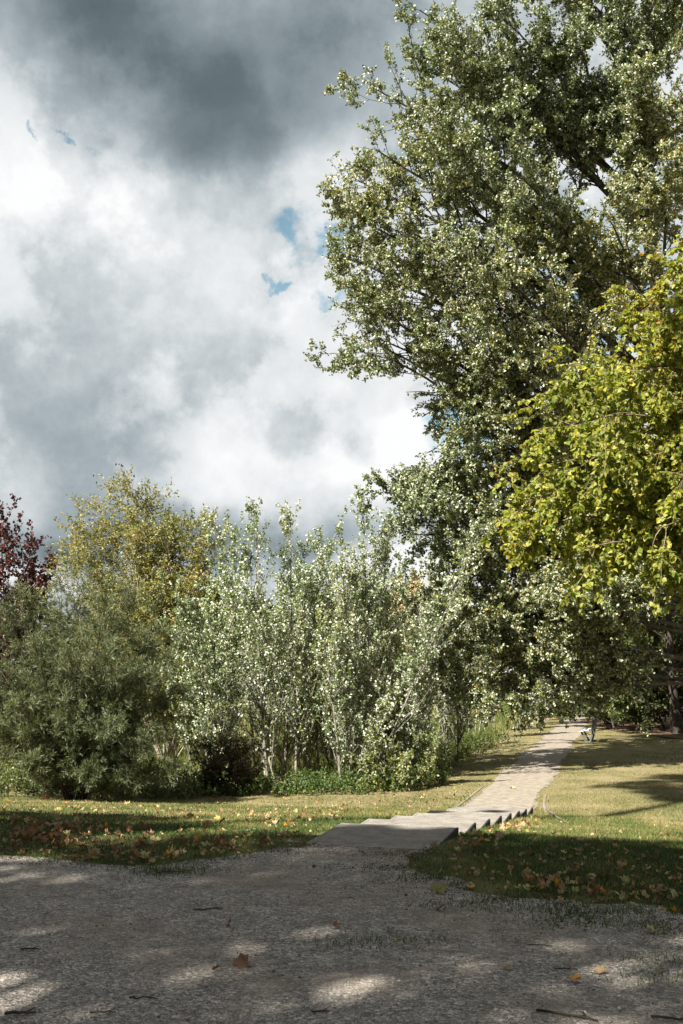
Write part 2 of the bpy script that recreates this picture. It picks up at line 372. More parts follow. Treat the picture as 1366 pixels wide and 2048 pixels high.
# ------------------------------------------------------------------ ground, gravel, path, steps
gx = np.unique(np.concatenate([np.linspace(-400, -40, 19), np.linspace(-40, -14, 27), np.linspace(-14, -3, 45), np.linspace(-3, 5, 101), np.linspace(5, 22, 69), np.linspace(22, 60, 39), np.linspace(60, 400, 18)]))
gy = np.unique(np.concatenate([np.linspace(-60, -4, 15), np.linspace(-4, 32, 145), np.linspace(32, 100, 69), np.linspace(100, 700, 31)]))
X, Y = np.meshgrid(gx, gy); Z = tz(X, Y)
bumps = .02*np.sin(X*1.3+Y*.4)*np.sin(Y*1.7-X*.3)
Z = Z+bumps*np.clip((X*SA+Y*CA-24)/6, 0, 1)*(np.clip(np.abs(X*CA-Y*SA+2.5)-1.2, 0, 1))-.004
nx, ny = len(gx), len(gy); ii = np.arange(nx*ny).reshape(ny, nx)
ground = mk('ground', np.stack([X, Y, Z], -1).reshape(-1, 3), np.stack([ii[:-1, :-1], ii[:-1, 1:], ii[1:, 1:], ii[1:, :-1]], -1).reshape(-1, 4), M['ground'], smooth=True)
tag(ground, kind='structure')

def gp(px, py):                        # on the flat upper level
    d = ray(px, py); k = -EYE/d[2]; return (d*k)[:2]
def jag(pts, step, amp, closed=False):
    out = []
    pts = [np.array(p) for p in pts]
    for a, b in zip(pts[:-1], pts[1:]):
        n = max(1, int(np.linalg.norm(b-a)/step))
        for j in range(n): out.append(a+(b-a)*j/n)
    out.append(pts[-1]); out = np.array(out)
    nz = rng.normal(size=out.shape)*amp; nz[1:-1] = (nz[:-2]+nz[1:-1]*2+nz[2:])/3; nz[0] = nz[-1] = 0
    return out+nz
stepL, stepR = TS(T0+.3, -3.0), TS(T0+.3, -1.75)
left_edge = [np.array([-14., 8.2]), gp(-260, 1706), gp(0, 1712), gp(150, 1726), gp(280, 1740), gp(390, 1722), gp(480, 1712), gp(540, 1701), gp(590, 1683), TS(T0, -3.02), stepL]
right_edge = [stepR, TS(T0, -1.73), gp(862, 1712), gp(838, 1735), gp(880, 1756), gp(960, 1778), gp(1060, 1796), gp(1200, 1822), gp(1366, 1836), gp(1600, 1850), np.array([14., 5.2])]
edge = np.concatenate([jag(left_edge, .12, .035), jag(right_edge, .14, .085)])
outline = np.concatenate([edge, [[14, -8], [-14, -8]]])
import bmesh
def outward(o_):
    bm = bmesh.new(); bm.from_mesh(o_.data); bmesh.ops.recalc_face_normals(bm, faces=bm.faces); bm.to_mesh(o_.data); bm.free(); return o_
def sheet(name, poly, z, material):
    bm = bmesh.new(); vs = [bm.verts.new((p[0], p[1], z if np.isscalar(z) else z[i])) for i, p in enumerate(poly)]
    fc = bm.faces.new(vs); bmesh.ops.triangulate(bm, faces=[fc]); bmesh.ops.recalc_face_normals(bm, faces=bm.faces)
    for fc in bm.faces:
        if fc.normal.z < 0: fc.normal_flip()
    me = bpy.data.meshes.new(name); bm.to_mesh(me); bm.free(); me.materials.append(material)
    o_ = bpy.data.objects.new(name, me); col.objects.link(o_); return o_
wide = [p if i < 2 else p+np.array([-.05, .22+.16*math.sin(i*2.1)]) for i, p in enumerate(right_edge)]   # gravel runs on a little under the thin turf
widel = [p+np.array([0, .10]) if 0 < i < len(left_edge)-2 else p for i, p in enumerate(left_edge)]
under = np.concatenate([jag(widel, .12, .05), jag(wide, .14, .11), [[14, -8], [-14, -8]]])
gravel_ob = tag(sheet('gravel_road', under, 0.0, M['gravel']), kind='structure')
def inpoly(x, y, poly):
    r_ = np.zeros(len(x), bool); px_, py_ = poly[:, 0], poly[:, 1]
    j = len(poly)-1
    for i in range(len(poly)):
        c = ((py_[i] > y) != (py_[j] > y)) & (x < (px_[j]-px_[i])*(y-py_[i])/(py_[j]-py_[i]+1e-12)+px_[i])
        r_ ^= c; j = i
    return r_

# lower path
def path_edges(t):
    c = -2.55+0.02*(t-21)*.3+np.clip((t-60)/40, 0, 1)**2*5
    w = .74+.04*np.sin(t*.7)
    return c-w, c+w
ts_ = np.arange(T1-.3, 105, .15)
l_, r_ = path_edges(ts_)
sm = lambda v: np.convolve(v, np.ones(5)/5, 'same')
l_ = l_+sm(rng.normal(size=len(ts_)))*.10+rng.normal(size=len(ts_))*.012; r_ = r_+sm(rng.normal(size=len(ts_)))*.10+rng.normal(size=len(ts_))*.012
rows = []
for k_, f_ in enumerate(np.linspace(0, 1, 5)):
    s_ = l_*(1-f_)+r_*f_
    xy = np.stack([ts_*SA+s_*CA, ts_*CA-s_*SA], -1)
    rows.append(np.concatenate([xy, (tz(xy[:, 0], xy[:, 1])+.004)[:, None]], 1))
Pv = np.stack(rows, 1); n_ = len(ts_); ii = np.arange(n_*5).reshape(n_, 5)
pathob = tag(mk('path', Pv.reshape(-1, 3), np.stack([ii[:-1, :-1], ii[:-1, 1:], ii[1:, 1:], ii[1:, :-1]], -1).reshape(-1, 4), M['path']), kind='structure')

# steps: eight long treads held by side boards, the near-black ones with painted-in shade
def box_ts(t0, t1, s0, s1, z0, z1, bev=0.0, jit=0.0):
    V = []
    for z in (z0, z1):
        for (t, s) in ((t0, s0), (t1, s0), (t1, s1), (t0, s1)):
            xy = TS(t, s); V.append([xy[0], xy[1], z])
    return np.array(V), np.array([[3, 2, 1, 0], [4, 5, 6, 7], [0, 1, 5, 4], [1, 2, 6, 5], [2, 3, 7, 6], [3, 0, 4, 7]])[:, ::-1]
st = empty('garden_steps', (*TS(T0, -2.47), 0), 'eight long shallow gravel steps with dark sawtooth side boards leading down to the path', 'steps')
def add_bevel(o_, w):
    b_ = o_.modifiers.new('bevel', 'BEVEL'); b_.width = w; b_.segments = 2; b_.limit_method = 'ANGLE'; return o_
for i in range(NST):
    t0, t1, z = T0+i*SL, T0+(i+1)*SL, -i*SR
    js = rng.normal()*.03
    V, Fq = box_ts(t0-(.0 if i == 0 else .02), t1-.05, -3.00+js, -1.742, z-.5, z+.004)
    tr_ = mk('tread', V, Fq, M['tread'], st)
    V, Fq = box_ts(t1-.048, t1, -3.04+js, -1.742, z-.5, z+.0045); add_bevel(mk('riser', V, Fq, M['tread'], tr_), .004)
    V, Fq = box_ts(t0+.01, t1+.006, -1.740, -1.715, z-.5, z+.0065); add_bevel(mk('side_board', V, Fq, M['shaded_timber'], tr_), .005)
    V, Fq = box_ts(t0+.01, t1-.052, -3.04+js, -3.002+js, z-.5, z+.0065); add_bevel(mk('side_board', V, Fq, M['tread'], tr_), .008)

# kerb stones by the foot of the steps, worn soil, mulch
def kerb(pts, label, w=.05, h=.010):
    P = np.array(pts); d = unit(np.gradient(P, axis=0)); nrm = np.stack([-d[:, 1], d[:, 0]], 1)
    a = P-nrm*w/2; b = P+nrm*w/2; za = tz(P[:, 0], P[:, 1])
    top = za+h*(.8+.2*rng.uniform(size=len(P)))
    V = np.stack([np.c_[a, za-.15], np.c_[a, top], np.c_[b, top], np.c_[b, za-.15]], 1); n = len(P)
    idx = np.arange(n*4).reshape(n, 4)
    Fq = np.concatenate([np.stack([idx[:-1, j], idx[1:, j], idx[1:, j+1], idx[:-1, j+1]], -1) for j in range(3)]+[idx[[0]], idx[[-1]][:, ::-1]])
    o_ = outward(mk('kerb_edging', V.reshape(-1, 3), Fq, M['path'])); return tag(o_, label, 'kerb')
def curve_ts(pts, n=14):
    p = np.array(pts); f = np.linspace(0, len(p)-1, n)
    return [TS(np.interp(x, range(len(p)), p[:, 0]), np.interp(x, range(len(p)), p[:, 1])) for x in f]
kerb(curve_ts([(21.0, -3.42), (22.3, -3.40), (24, -3.36), (25.8, -3.34)]), 'thin pale stone edging on the meadow side of the path foot')
kerb(curve_ts([(21.6, -1.50), (22.6, -1.60), (23.6, -1.66), (24.6, -1.70)]), 'thin pale stone edging on the lawn side of the path foot')
poly = np.array([G(*p)[:2] for p in [(1075, 1602), (1090, 1610), (1108, 1628), (1130, 1645), (1150, 1652), (1120, 1640), (1095, 1622)]])
o_ = sheet('soil', poly, [float(tz(*p))+.004 for p in poly], M['soil']); tag(o_, kind='structure')
mul = jag([G(1160, 1443)[:2], G(1230, 1462)[:2], G(1366, 1480)[:2], G(1520, 1495)[:2], np.array([34., 52]), np.array([34., 70]), np.array([19., 68]), G(1160, 1443)[:2]], .8, .15)[:-1]
tag(sheet('mulch_bed', mul, [float(tz(*p))+.03 for p in mul], M['mulch']), kind='structure')

# ------------------------------------------------------------------ trees and shrubs
def limbs_to(trunkf, ends, m_=9, lift=.18, wig=.05, r0=.10, attach=.5, down=0.0):
    """limbs from the trunk curve to end points in space"""
    Ps, Rs = [], []
    for e in ends:
        e = np.array(e, float); b0 = trunkf(0); tp = trunkf(1)
        dist = np.linalg.norm(e[:2]-b0[:2])
        za = e[2]-attach*dist; hmax = tp[2]-b0[2]
        f_ = np.clip((za-b0[2])/hmax, .08, .92); p0 = trunkf(f_)
        mid = (p0+e)/2; mid[2] += lift*dist+down
        P = wiggle(bez(p0, mid, e, m_), wig); Ps.append(P)
        L = np.linalg.norm(e-p0); Rs.append(np.linspace(1, .15, m_)*r0*(.45+.08*L))
    return np.array(Ps), np.array(Rs)
def line_trunk(a, b, bend=(0, 0, 0)):
    a, b = np.array(a, float), np.array(b, float); mid = (a+b)/2+np.array(bend)
    return lambda f: (1-f)**2*a+2*f*(1-f)*mid+f*f*b
def trunk_mesh(parent, tf, r0, r1, material, k=10, n=14, name='trunk'):
    f = np.linspace(0, 1, n); P = np.array([tf(x) for x in f]); P[1:-1] += rng.normal(size=P[1:-1].shape)*r0*.08
    P[0, 2] -= .25
    rad = r0+(r1-r0)*f; rad[0] *= 1.35; rad[1] *= 1.1
    V, Fq = tubes([(P[None], rad[None], k)]); return mk(name, V, Fq, material, parent, smooth=True)

# --- big poplar
pb = np.array([11.9, 33.0, float(tz(11.9, 33.0))])
pop = empty('poplar_tree', pb, 'tall broad silver-green poplar filling the upper sky above the path with drooping low boughs', 'tree')
ptf = line_trunk(pb, (9.2, 33.5, 30), (1.2, 0, 0))
trunk_mesh(pop, ptf, .48, .06, M['poplar_bark'], 12)
pe = [(835, 25, 31), (1010, 40, 30), (905, 90, 30), (748, 175, 32), (765, 290, 30), (855, 130, 34), (800, 230, 31), (692, 355, 32), (690, 520, 33), (725, 590, 30),
      (735, 685, 32), (775, 725, 30), (790, 450, 28.5), (720, 420, 31), (870, 300, 28.5), (950, 500, 27), (1000, 220, 36), (1100, 60, 30), (1200, -100, 32),
      (1000, -150, 33), (1150, 300, 38), (1250, 150, 28.5), (1330, -50, 30), (1366, 100, 36), (900, 650, 28.5), (850, 540, 33), (1080, 420, 29), (1200, 420, 28),
      (1000, 780, 30), (960, 850, 30), (1040, 620, 35), (1150, 760, 34), (1500, 300, 33), (1600, 100, 33), (1700, 500, 35), (1450, 600, 29), (1300, 400, 40),
      (1200, 600, 38), (1060, 720, 28), (780, 660, 31), (1120, 180, 33), (950, 160, 31), (1020, 330, 28.5), (1280, 280, 30), (1300, 100, 31), (1250, 0, 30), (1350, 200, 30), (1150, 100, 30), (1230, 220, 31), (1330, 330, 29), (1366, 0, 31), (1180, 0, 33), (1100, -60, 32)]
pd = [(820, 1080, 30), (900, 1130, 31), (800, 925, 31), (815, 1000, 30), (890, 990, 30), (860, 1100, 29.5), (925, 1180, 29.5), (975, 1060, 30), (960, 1370, 31), (1005, 1390, 30), (1045, 1365, 32),
      (1070, 1325, 31), (905, 1290, 31), (1150, 1180, 30), (1080, 1150, 28.5), (1250, 1120, 35), (1040, 1290, 29), (980, 1220, 31), (940, 900, 30), (985, 950, 31), (1010, 1130, 32),
      (1110, 1215, 31.5), (870, 1230, 31), (1090, 1060, 30), (1180, 1150, 31), (930, 1080, 30)]
P1, R1 = limbs_to(ptf, [at(*e) for e in pe], 10, .10, .11, .10, .62)
P2, R2 = limbs_to(ptf, [at(*e) for e in pd], 10, .06, .09, .08, .06)
PL, RL = np.concatenate([P1, P2]), np.concatenate([R1, R2])
L1 = np.linalg.norm(np.diff(PL, axis=1), axis=2).sum(1)
Q0, QR0 = spawn(PL, RL, 7, .3, .95, 34, 10, .34, .35, (0, 0, .4), .12, .10, 10, 1.2, .5, .015)
PL, RL = np.concatenate([PL, Q0]), np.concatenate([RL, QR0]); L1 = np.linalg.norm(np.diff(PL, axis=1), axis=2).sum(1)
S1, SR1 = spawn(PL, RL, (L1*2.0).astype(int)+4, .22, 1, 42, 13, .24, .5, (0, 0, .4), .15, .16, 6, .7, .5, .010)
S2, SR2 = spawn(S1, SR1, 6, .15, 1, 45, 15, .42, .4, (0, 0, -.3), .25, .2, 5, .3, .6, .006)
tw = np.concatenate([S2]); V, Fq = tubes([(PL, RL, 7), (S1, SR1, 4), (S2, SR2, 3)])
mk('limbs', V, Fq, M['poplar_bark'], pop, smooth=True).name = 'branch_work'
lp = [leaf_on(S2, 20, .088, .3, .1, .35, .3, .2, .5), leaf_on(S1, 14, .088, .3, .3, .35, .3, .2, .5), leaf_on(PL[:, 5:], 24, .088, .3, .3, .35, .3, .2, .5)]
leaves('crown', lp, LEAF4, M['poplar_leaf'], pop, clump(.6, .18, 1), 1.05)
print('poplar leaves', sum(len(p[0]) for p in lp))

# --- linden at the right edge, close by
lb = np.array([5.9, 12.6, float(tz(5.9, 12.6))])
lin = empty('linden_tree', lb, 'yellow-green linden with large hanging leaves reaching over the lawn beside the steps', 'tree')
ltf = line_trunk(lb, (5.9, 12.9, 9.5)); trunk_mesh(lin, ltf, .24, .04, M['dark_bark'])
le = [(1065, 780, 11), (1100, 770, 11.5), (1050, 915, 11.2), (1012, 985, 10.8), (1030, 1000, 11.5), (1060, 1060, 11), (1130, 1090, 10.5), (1235, 600, 11.5), (1260, 640, 10.5), (1290, 530, 11.5), (1360, 490, 11.5), (1150, 760, 12), (1150, 900, 10.5),
      (1230, 730, 10.5), (1300, 650, 11), (1330, 800, 10.2), (1260, 900, 10.3), (1200, 1000, 10.8), (1300, 1040, 10.2), (1366, 1100, 10.5), (1400, 600, 10.5), (1450, 470, 12), (1500, 350, 12.5),
      (1600, 500, 12), (1100, 990, 12), (1350, 950, 10), (1180, 830, 10), (1420, 820, 10), (1480, 1000, 10.2), (1300, 760, 13.5), (1200, 900, 13.5), (1150, 1050, 13), (1250, 1090, 12.5), (1400, 1080, 12), (1366, 640, 13),
      (1700, 700, 12.5), (1750, 900, 13.5), (1600, 800, 11), (1090, 850, 11), (1090, 820, 11.6), (1060, 1000, 11)]
LPt, LRd = limbs_to(ltf, [at(e[0]+28, e[1]+8, e[2]) for e in le], 9, .20, .045, .05, .12)
Ll = np.linalg.norm(np.diff(LPt, axis=1), axis=2).sum(1)
A1, AR1 = spawn(LPt, LRd, (Ll*4.6).astype(int)+3, .3, 1, 50, 15, .27, .4, (0, 0, -.5), .3, .16, 6, .35, .5, .006)
A2, AR2 = spawn(A1, AR1, 4, .15, 1, 45, 15, .5, .3, (0, 0, -.7), .5, .15, 5, .2, .6, .003)
V, Fq = tubes([(LPt, LRd, 6), (A1, AR1, 4), (A2, AR2, 3)]); mk('branch_work', V, Fq, M['shrub_bark'], lin, smooth=True)
lp = [leaf_on(A2, 19, .056, .35, .05, .9, .2, .1, .4), leaf_on(A1, 16, .056, .35, .2, .9, .2, .1, .4), leaf_on(LPt[:, 4:], 30, .056, .35, .3, .9, .2, .1, .4)]
leaves('crown', lp, LEAFH, M['linden_leaf'], lin, lambda p: .10*np.clip((p[:, 2]-4.5)/2, -1, 1)+clump(1.2, .12, 3)(p), 1.0)  # leaf colour brightens towards the crown top, painting in light contrast
print('linden leaves', sum(len(p[0]) for p in lp))

# --- aspens
def upright(name, base, top, label, group, stems=3, spread=.5, lsize=.085, nbr=30, brl=.17, leafmat='aspen_leaf', barkmat='aspen_bark', clear=.16, nleaf=9, seed=0, r0=.045, tmpl=LEAF4, catn='tree', droop=.2, tropz=.7):
    base = np.array(base); top = np.array(top); h = top[2]-base[2]
    e = empty(name, base, label, catn, group)
    Ps = []
    for k_ in range(stems):
        a = base+np.array([*rng.normal(size=2)*spread*.18, 0]); a[2] = tz(a[0], a[1])-.1
        b = top+np.array([*rng.normal(size=2)*spread*(1 if k_ else .1), -(rng.uniform(.05, .3)*h if k_ else 0)])
        mid = (a+b)/2+np.array([*rng.normal(size=2)*.12, .1])
        Ps.append(wiggle(bez(a, mid, b, 12), .02))
    Ps = np.array(Ps); Rs = np.linspace(1, .12, 12)[None]*r0*np.where(np.arange(stems) == 0, 1, .7)[:, None]
    V, Fq = tubes([(Ps, Rs, 6)]); mk('trunk', V, Fq, M[barkmat], e, smooth=True)
    B1, BR1 = spawn(Ps, Rs, nbr, clear, 1, 38, 10, brl, .75, (0, 0, 1), tropz*.35, .1, 6, .3, .5, .005)
    B2, BR2 = spawn(B1, BR1, 4, .1, 1, 40, 12, .4, .3, (0, 0, 1), .2, .15, 4, .15, .6, .003)
    V, Fq = tubes([(B1, BR1, 4), (B2, BR2, 3)]); mk('branch_work', V, Fq, M[barkmat], e, smooth=True)
    lp = [leaf_on(B1, nleaf, lsize, .3, .15, droop, .4, .25, .4), leaf_on(B2, nleaf, lsize, .3, .05, droop, .4, .25, .4), leaf_on(Ps[:, 7:], 30, lsize, .3, .2, droop, .4, .25, .4)]
    leaves('crown', lp, tmpl, M[leafmat], e, clump(1.5, .15, seed), 1.05)
    return e
AS = [((497, 1555), (462, 1060), 'silver-leaved young aspen standing next to the golden shrub'),
      ((545, 1566), (512, 1026), 'silver-leaved aspen with pale bare stems rising behind the dark brown shrub'),
      ((560, 1558), (577, 1018), 'tallest spire of the silver aspen thicket, white leaf undersides at its tip'),
      ((627, 1558), (612, 1075), 'silver aspen in the dip between the two tall spires of the thicket'),
      ((722, 1568), (690, 1050), 'silver aspen with a straight brown bare lower stem among the brambles'),
      ((738, 1562), (726, 1030), 'silver aspen spire with mottled white and black bark at its foot'),
      ((776, 1552), (766, 1050), 'silver aspen on the path-side shoulder of the tall thicket'),
      ((834, 1540), (812, 1130), 'shorter silver aspen with a white stem behind the yellow saplings'),
      ((880, 1505), (862, 1140), 'thin leaning silver aspen standing in the meadow grass'),
      ((906, 1520), (905, 1165), 'slanting dark-stemmed aspen, standing closest to the gravel path'),
      ((430, 1560), (415, 1180), 'low spreading pale aspen half hidden behind the golden shrub'),
      ((665, 1540), (655, 1115), 'silver aspen deep in the shade at the middle of the thicket'),
      ((800, 1528), (850, 1210), 'sparse small aspen in the back row before the meadow'),
      ((940, 1478), (945, 1190), 'slender far aspen alone in the meadow beyond the thicket'),
      ((590, 1530), (560, 1130), 'aspen in the back row behind the tallest spire'),
      ((985, 1462), (980, 1195), 'far young aspen with sunlit crown behind the nettles of the meadow'),
      ((1035, 1452), (1030, 1205), 'bushy far aspen at the middle of the meadow edge'),
      ((1085, 1443), (1092, 1215), 'far aspen in the meadow close beside the narrowing path'),
      ((1130, 1436), (1138, 1240), 'smallest far aspen where the path disappears'),
      ((460, 1545), (450, 1110), 'leaning aspen between the golden shrub and the first tall spire'),
      ((690, 1575), (640, 1240), 'low bushy aspen leaning out over the brambles'),
      ((850, 1555), (845, 1260), 'low spreading aspen behind the yellow saplings'),
      ((380, 1540), (395, 1300), 'pale bushy aspen suckers seen through the gap beside the willow')]
for i, (b_, tp_, lab) in enumerate(AS):
    g_ = G(*b_); top = at(tp_[0], tp_[1], g_[1]-.2+rng.uniform(-.2, .2))
    upright('aspen_tree', g_, top, lab, 'silver aspens in the thicket', int(rng.integers(3, 6)) if i < 8 else 3, rng.uniform(1.0, 1.5), .066, int(rng.integers(34, 50)), rng.uniform(.25, .34), seed=20+i, nleaf=int(rng.integers(11, 15)), clear=.07 if b_[1] > 1480 else .42)
# saplings
SP = [((788, 1580), (785, 1500), 'spindly aspen sapling with yellow-green leaves at the thicket edge'),
      ((838, 1572), (842, 1478), 'yellow-leaved sapling on a thin white stem'),
      ((880, 1566), (872, 1490), 'bushy pale yellow sapling beside the gravel path'),
      ((815, 1582), (812, 1530), 'short round-leaved sapling between two taller saplings'),
      ((755, 1583), (750, 1520), 'thin sapling with sparse pale leaves beside a brown stem'),
      ((862, 1575), (858, 1525), 'low leafy sapling in front of the white-stemmed aspen')]
for i, (b_, tp_, lab) in enumerate(SP):
    g_ = G(*b_); top = at(tp_[0], tp_[1], g_[1])
    upright('aspen_sapling', g_, top, lab, 'aspen saplings at the thicket edge', 2, .25, .062, 14, .3, clear=.1, nleaf=8, seed=50+i, r0=.014, leafmat='sapling_leaf', catn='sapling')

# --- shrubs on the left
def shrub(name, base, ends, label, catn, leafm, barkm, lsize, tmpl, n1, n2, nl, lift=.1, trop=(0, 0, .4), tw_=.25, lk1=.35, lk2=.45, r0=.03, droop=.1, along=.9, seed=0, width=1.0, flat=.3, clear=.25, wob=.15):
    base = np.array(base); e = empty(name, base, label, catn)
    Ps, Rs = [], []
    for q in ends:
        q = np.array(q); a = base+np.array([*rng.normal(size=2)*.12, -.1]); dist = np.linalg.norm(q-a)
        mid = (a+q)/2; mid[2] += lift*dist; mid[:2] += rng.normal(size=2)*.06*dist
        Ps.append(wiggle(bez(a, mid, q, 10), .03)); Rs.append(np.linspace(1, .15, 10)*r0*rng.uniform(.7, 1.1))
    Ps, Rs = np.array(Ps), np.array(Rs)
    B1, BR1 = spawn(Ps, Rs, n1, clear, 1, 45, 14, lk1, .5, trop, tw_, wob, 6, .25, .5, .005)
    B2, BR2 = spawn(B1, BR1, n2, .1, 1, 45, 14, lk2, .3, trop, tw_, wob, 5, .15, .6, .0025)
    V, Fq = tubes([(Ps, Rs, 6)]); mk('stems', V, Fq, M[barkm], e, smooth=True).name = 'stem'
    V, Fq = tubes([(B1, BR1, 4), (B2, BR2, 3)]); mk('branch_work', V, Fq, M[barkm], e, smooth=True)
    lp = [leaf_on(B2, nl, lsize, .3, .05, droop, along, flat, .1), leaf_on(B1, nl, lsize, .3, .1, droop, along, flat, .1), leaf_on(Ps[:, 5:], nl*2, lsize, .3, .1, droop, along, flat, .1)]
    leaves('crown', lp, tmpl, M[leafm], e, clump(1.3, .15, seed), width); return e
wb = G(150, 1600)
we = [at(px, py+max(0, 45-.10*(py-1160)), wb[1]+dy) for px, py, dy in [(-60, 1200, .5), (10, 1190, 0), (60, 1170, .6), (120, 1165, -.2), (165, 1150, .3), (215, 1175, -.4), (265, 1165, .3), (310, 1220, 0), (335, 1290, -.3), (345, 1370, .2), (330, 1450, -.4),
      (-80, 1300, -.6), (0, 1290, -1.0), (70, 1260, -1.1), (150, 1270, -1.2), (220, 1290, -1.1), (280, 1330, -1.0), (40, 1400, -1.3), (130, 1390, -1.5), (220, 1420, -1.4), (290, 1470, -1.0), (340, 1530, -.5), (-60, 1420, -1.0), (60, 1520, -1.2), (180, 1530, -1.2), (260, 1560, -.9),
      (330, 1240, .6), (100, 1210, .9), (230, 1220, .8), (320, 1380, .7)]]
shrub('willow_shrub', wb, we, 'grey-green feathery willow shrub, lit on top and dark below, beside the leafy lawn', 'shrub', 'willow_leaf', 'dark_bark', .105, LEAFN, 26, 9, 14, .16, (0, 0, .3), .15, .30, .5, .028, .0, 1.3, 5, .5, .2)
gb = G(335, 1568); gb = np.array([gb[0]*1.2, gb[1]*1.2, 0]); gb[2] = tz(gb[0], gb[1])
ge = [at(px, py, gb[1]+dy) for px, py, dy in [(238, 975, 0), (205, 1010, .3), (270, 1000, -.2), (155, 1040, .2), (180, 1090, -.5), (300, 1000, .2), (345, 1030, .1), (385, 1050, -.2), (420, 1100, .2), (330, 1080, -.8), (260, 1090, -.9), (130, 1130, .3), (200, 1150, -.8),
      (390, 1160, -.7), (430, 1200, 0), (440, 1290, -.3), (300, 1180, -1.1), (370, 1250, -1.1), (420, 1350, -.5), (480, 1300, .1), (240, 1200, -.9), (350, 1130, .7), (220, 1060, .6), (290, 1120, .5), (460, 1380, -.2), (380, 1330, -.9), (400, 1100, .4), (420, 1160, -.3), (340, 1100, -.3), (300, 1060, .2), (160, 1100, .1), (450, 1240, .2), (400, 1250, -.6), (360, 1200, -.5), (470, 1330, -.5), (330, 1280, -1.0)]]
gsh = shrub('golden_shrub', gb, ge, 'tall yellow-green arching shrub with bare twig tips against the grey cloud', 'shrub', 'locust_leaf', 'grey_twig', .10, LEAFM, 36, 8, 9, .12, (0, 0, .3), .2, .24, .5, .035, .3, .8, 6, 1.0, .3)
# bare twigs with hanging pods over its top
tws = []
for (a, b, c) in [((262, 1000), (275, 950), (230, 922)), ((262, 1000), (258, 960), (245, 945)), ((218, 985), (205, 950), (185, 945)), ((290, 1010), (300, 985), (314, 988)), ((200, 1010), (175, 990), (160, 985)), ((160, 1060), (135, 1045), (112, 1040)), ((360, 1050), (372, 1042), (378, 1032)), ((262, 985), (266, 965), (270, 950))]:
    tws.append(bez(at(*a, gb[1]), at(*b, gb[1]-.1), at(*c, gb[1]), 8))
for q in np.array(tws):
    V, Fq = tubes([(q[None], np.linspace(.011, .004, 8)[None], 4)]); mk('bare_twig', V, Fq, M['grey_twig'], gsh)
def pod(p, s):
    f = np.linspace(0, 1, 6); P = np.array([p+np.array([0, 0, -x*s]) for x in f]); rad = np.array([.003, .012, .02, .022, .015, .002])*s/.09
    V, Fq = tubes([(P[None], rad[None], 6)]); mk('seed_pod', V, Fq, M['pod'], gsh, smooth=True)
for (px, py) in [(232, 925), (238, 926), (243, 927), (247, 946), (250, 958), (268, 948), (187, 948), (193, 962), (156, 1030), (168, 1020), (376, 1033), (312, 990), (146, 1095), (198, 1008), (340, 1040)]:
    pod(at(px, py, gb[1]-.05), rng.uniform(.07, .12))
rb = G(20, 1570); rb = np.array([rb[0]*1.35-.3, rb[1]*1.35, 0]); rb[2] = tz(rb[0], rb[1])
re_ = [at(px, py, rb[1]+dy) for px, py, dy in [(15, 1022, 0), (35, 1070, .3), (75, 1075, -.2), (98, 1105, 0), (60, 1110, -.7), (10, 1090, -.8), (-40, 1040, 0), (-90, 1060, .3), (85, 1150, -.4), (40, 1170, -.9), (-10, 1160, -.8), (-70, 1130, -.6), (60, 1200, .2), (0, 1060, .5), (-130, 1120, 0)]]
shrub('red_shrub', rb, re_, 'dark purple-red shrub behind the willow', 'shrub', 'red_leaf', 'dark_bark', .085, LEAFH, 22, 6, 8, .1, (0, 0, .3), .15, .22, .45, .04, .5, .4, 9, 1.2, .3)
db = G(455, 1588)
de = [at(px, py, db[1]+dy) for px, py, dy in [(400, 1520, 0), (420, 1490, .1), (450, 1482, 0), (480, 1485, -.2), (510, 1495, 0), (525, 1530, .1), (440, 1530, -.4), (490, 1540, -.4), (410, 1560, -.2), (470, 1510, .4)]]
shrub('dry_shrub', db, de, 'low dark shrub with withered brown leaves under the aspens', 'shrub', 'brown_leaf', 'dark_bark', .05, LEAF4, 18, 7, 9, .1, (0, 0, .2), .1, .4, .5, .015, .2, .4, 10)
# dense evergreen and bramble mass in and under the willow's foot
vb = G(60, 1598); vb[1] += 1.4
ve = [np.array([vb[0]+dx, vb[1]+dy, dz]) for dx, dy, dz in [(-1.6, 0, .7), (-1.1, -.3, .9), (-.6, .2, 1.0), (0, -.2, .9), (.6, .2, 1.0), (1.1, -.2, .8), (1.6, 0, .7), (1.9, -.2, .4), (-.3, -.5, .5), (.9, -.5, .5), (-1.3, -.6, .4)]]
shrub('bramble_bush', vb, ve, 'dark low bramble bush in the shade under the willow', 'shrub', 'wood_leaf', 'dark_bark', .06, LEAF4, 20, 8, 10, .1, (0, 0, .2), .1, .5, .5, .012, .2, .4, 11)

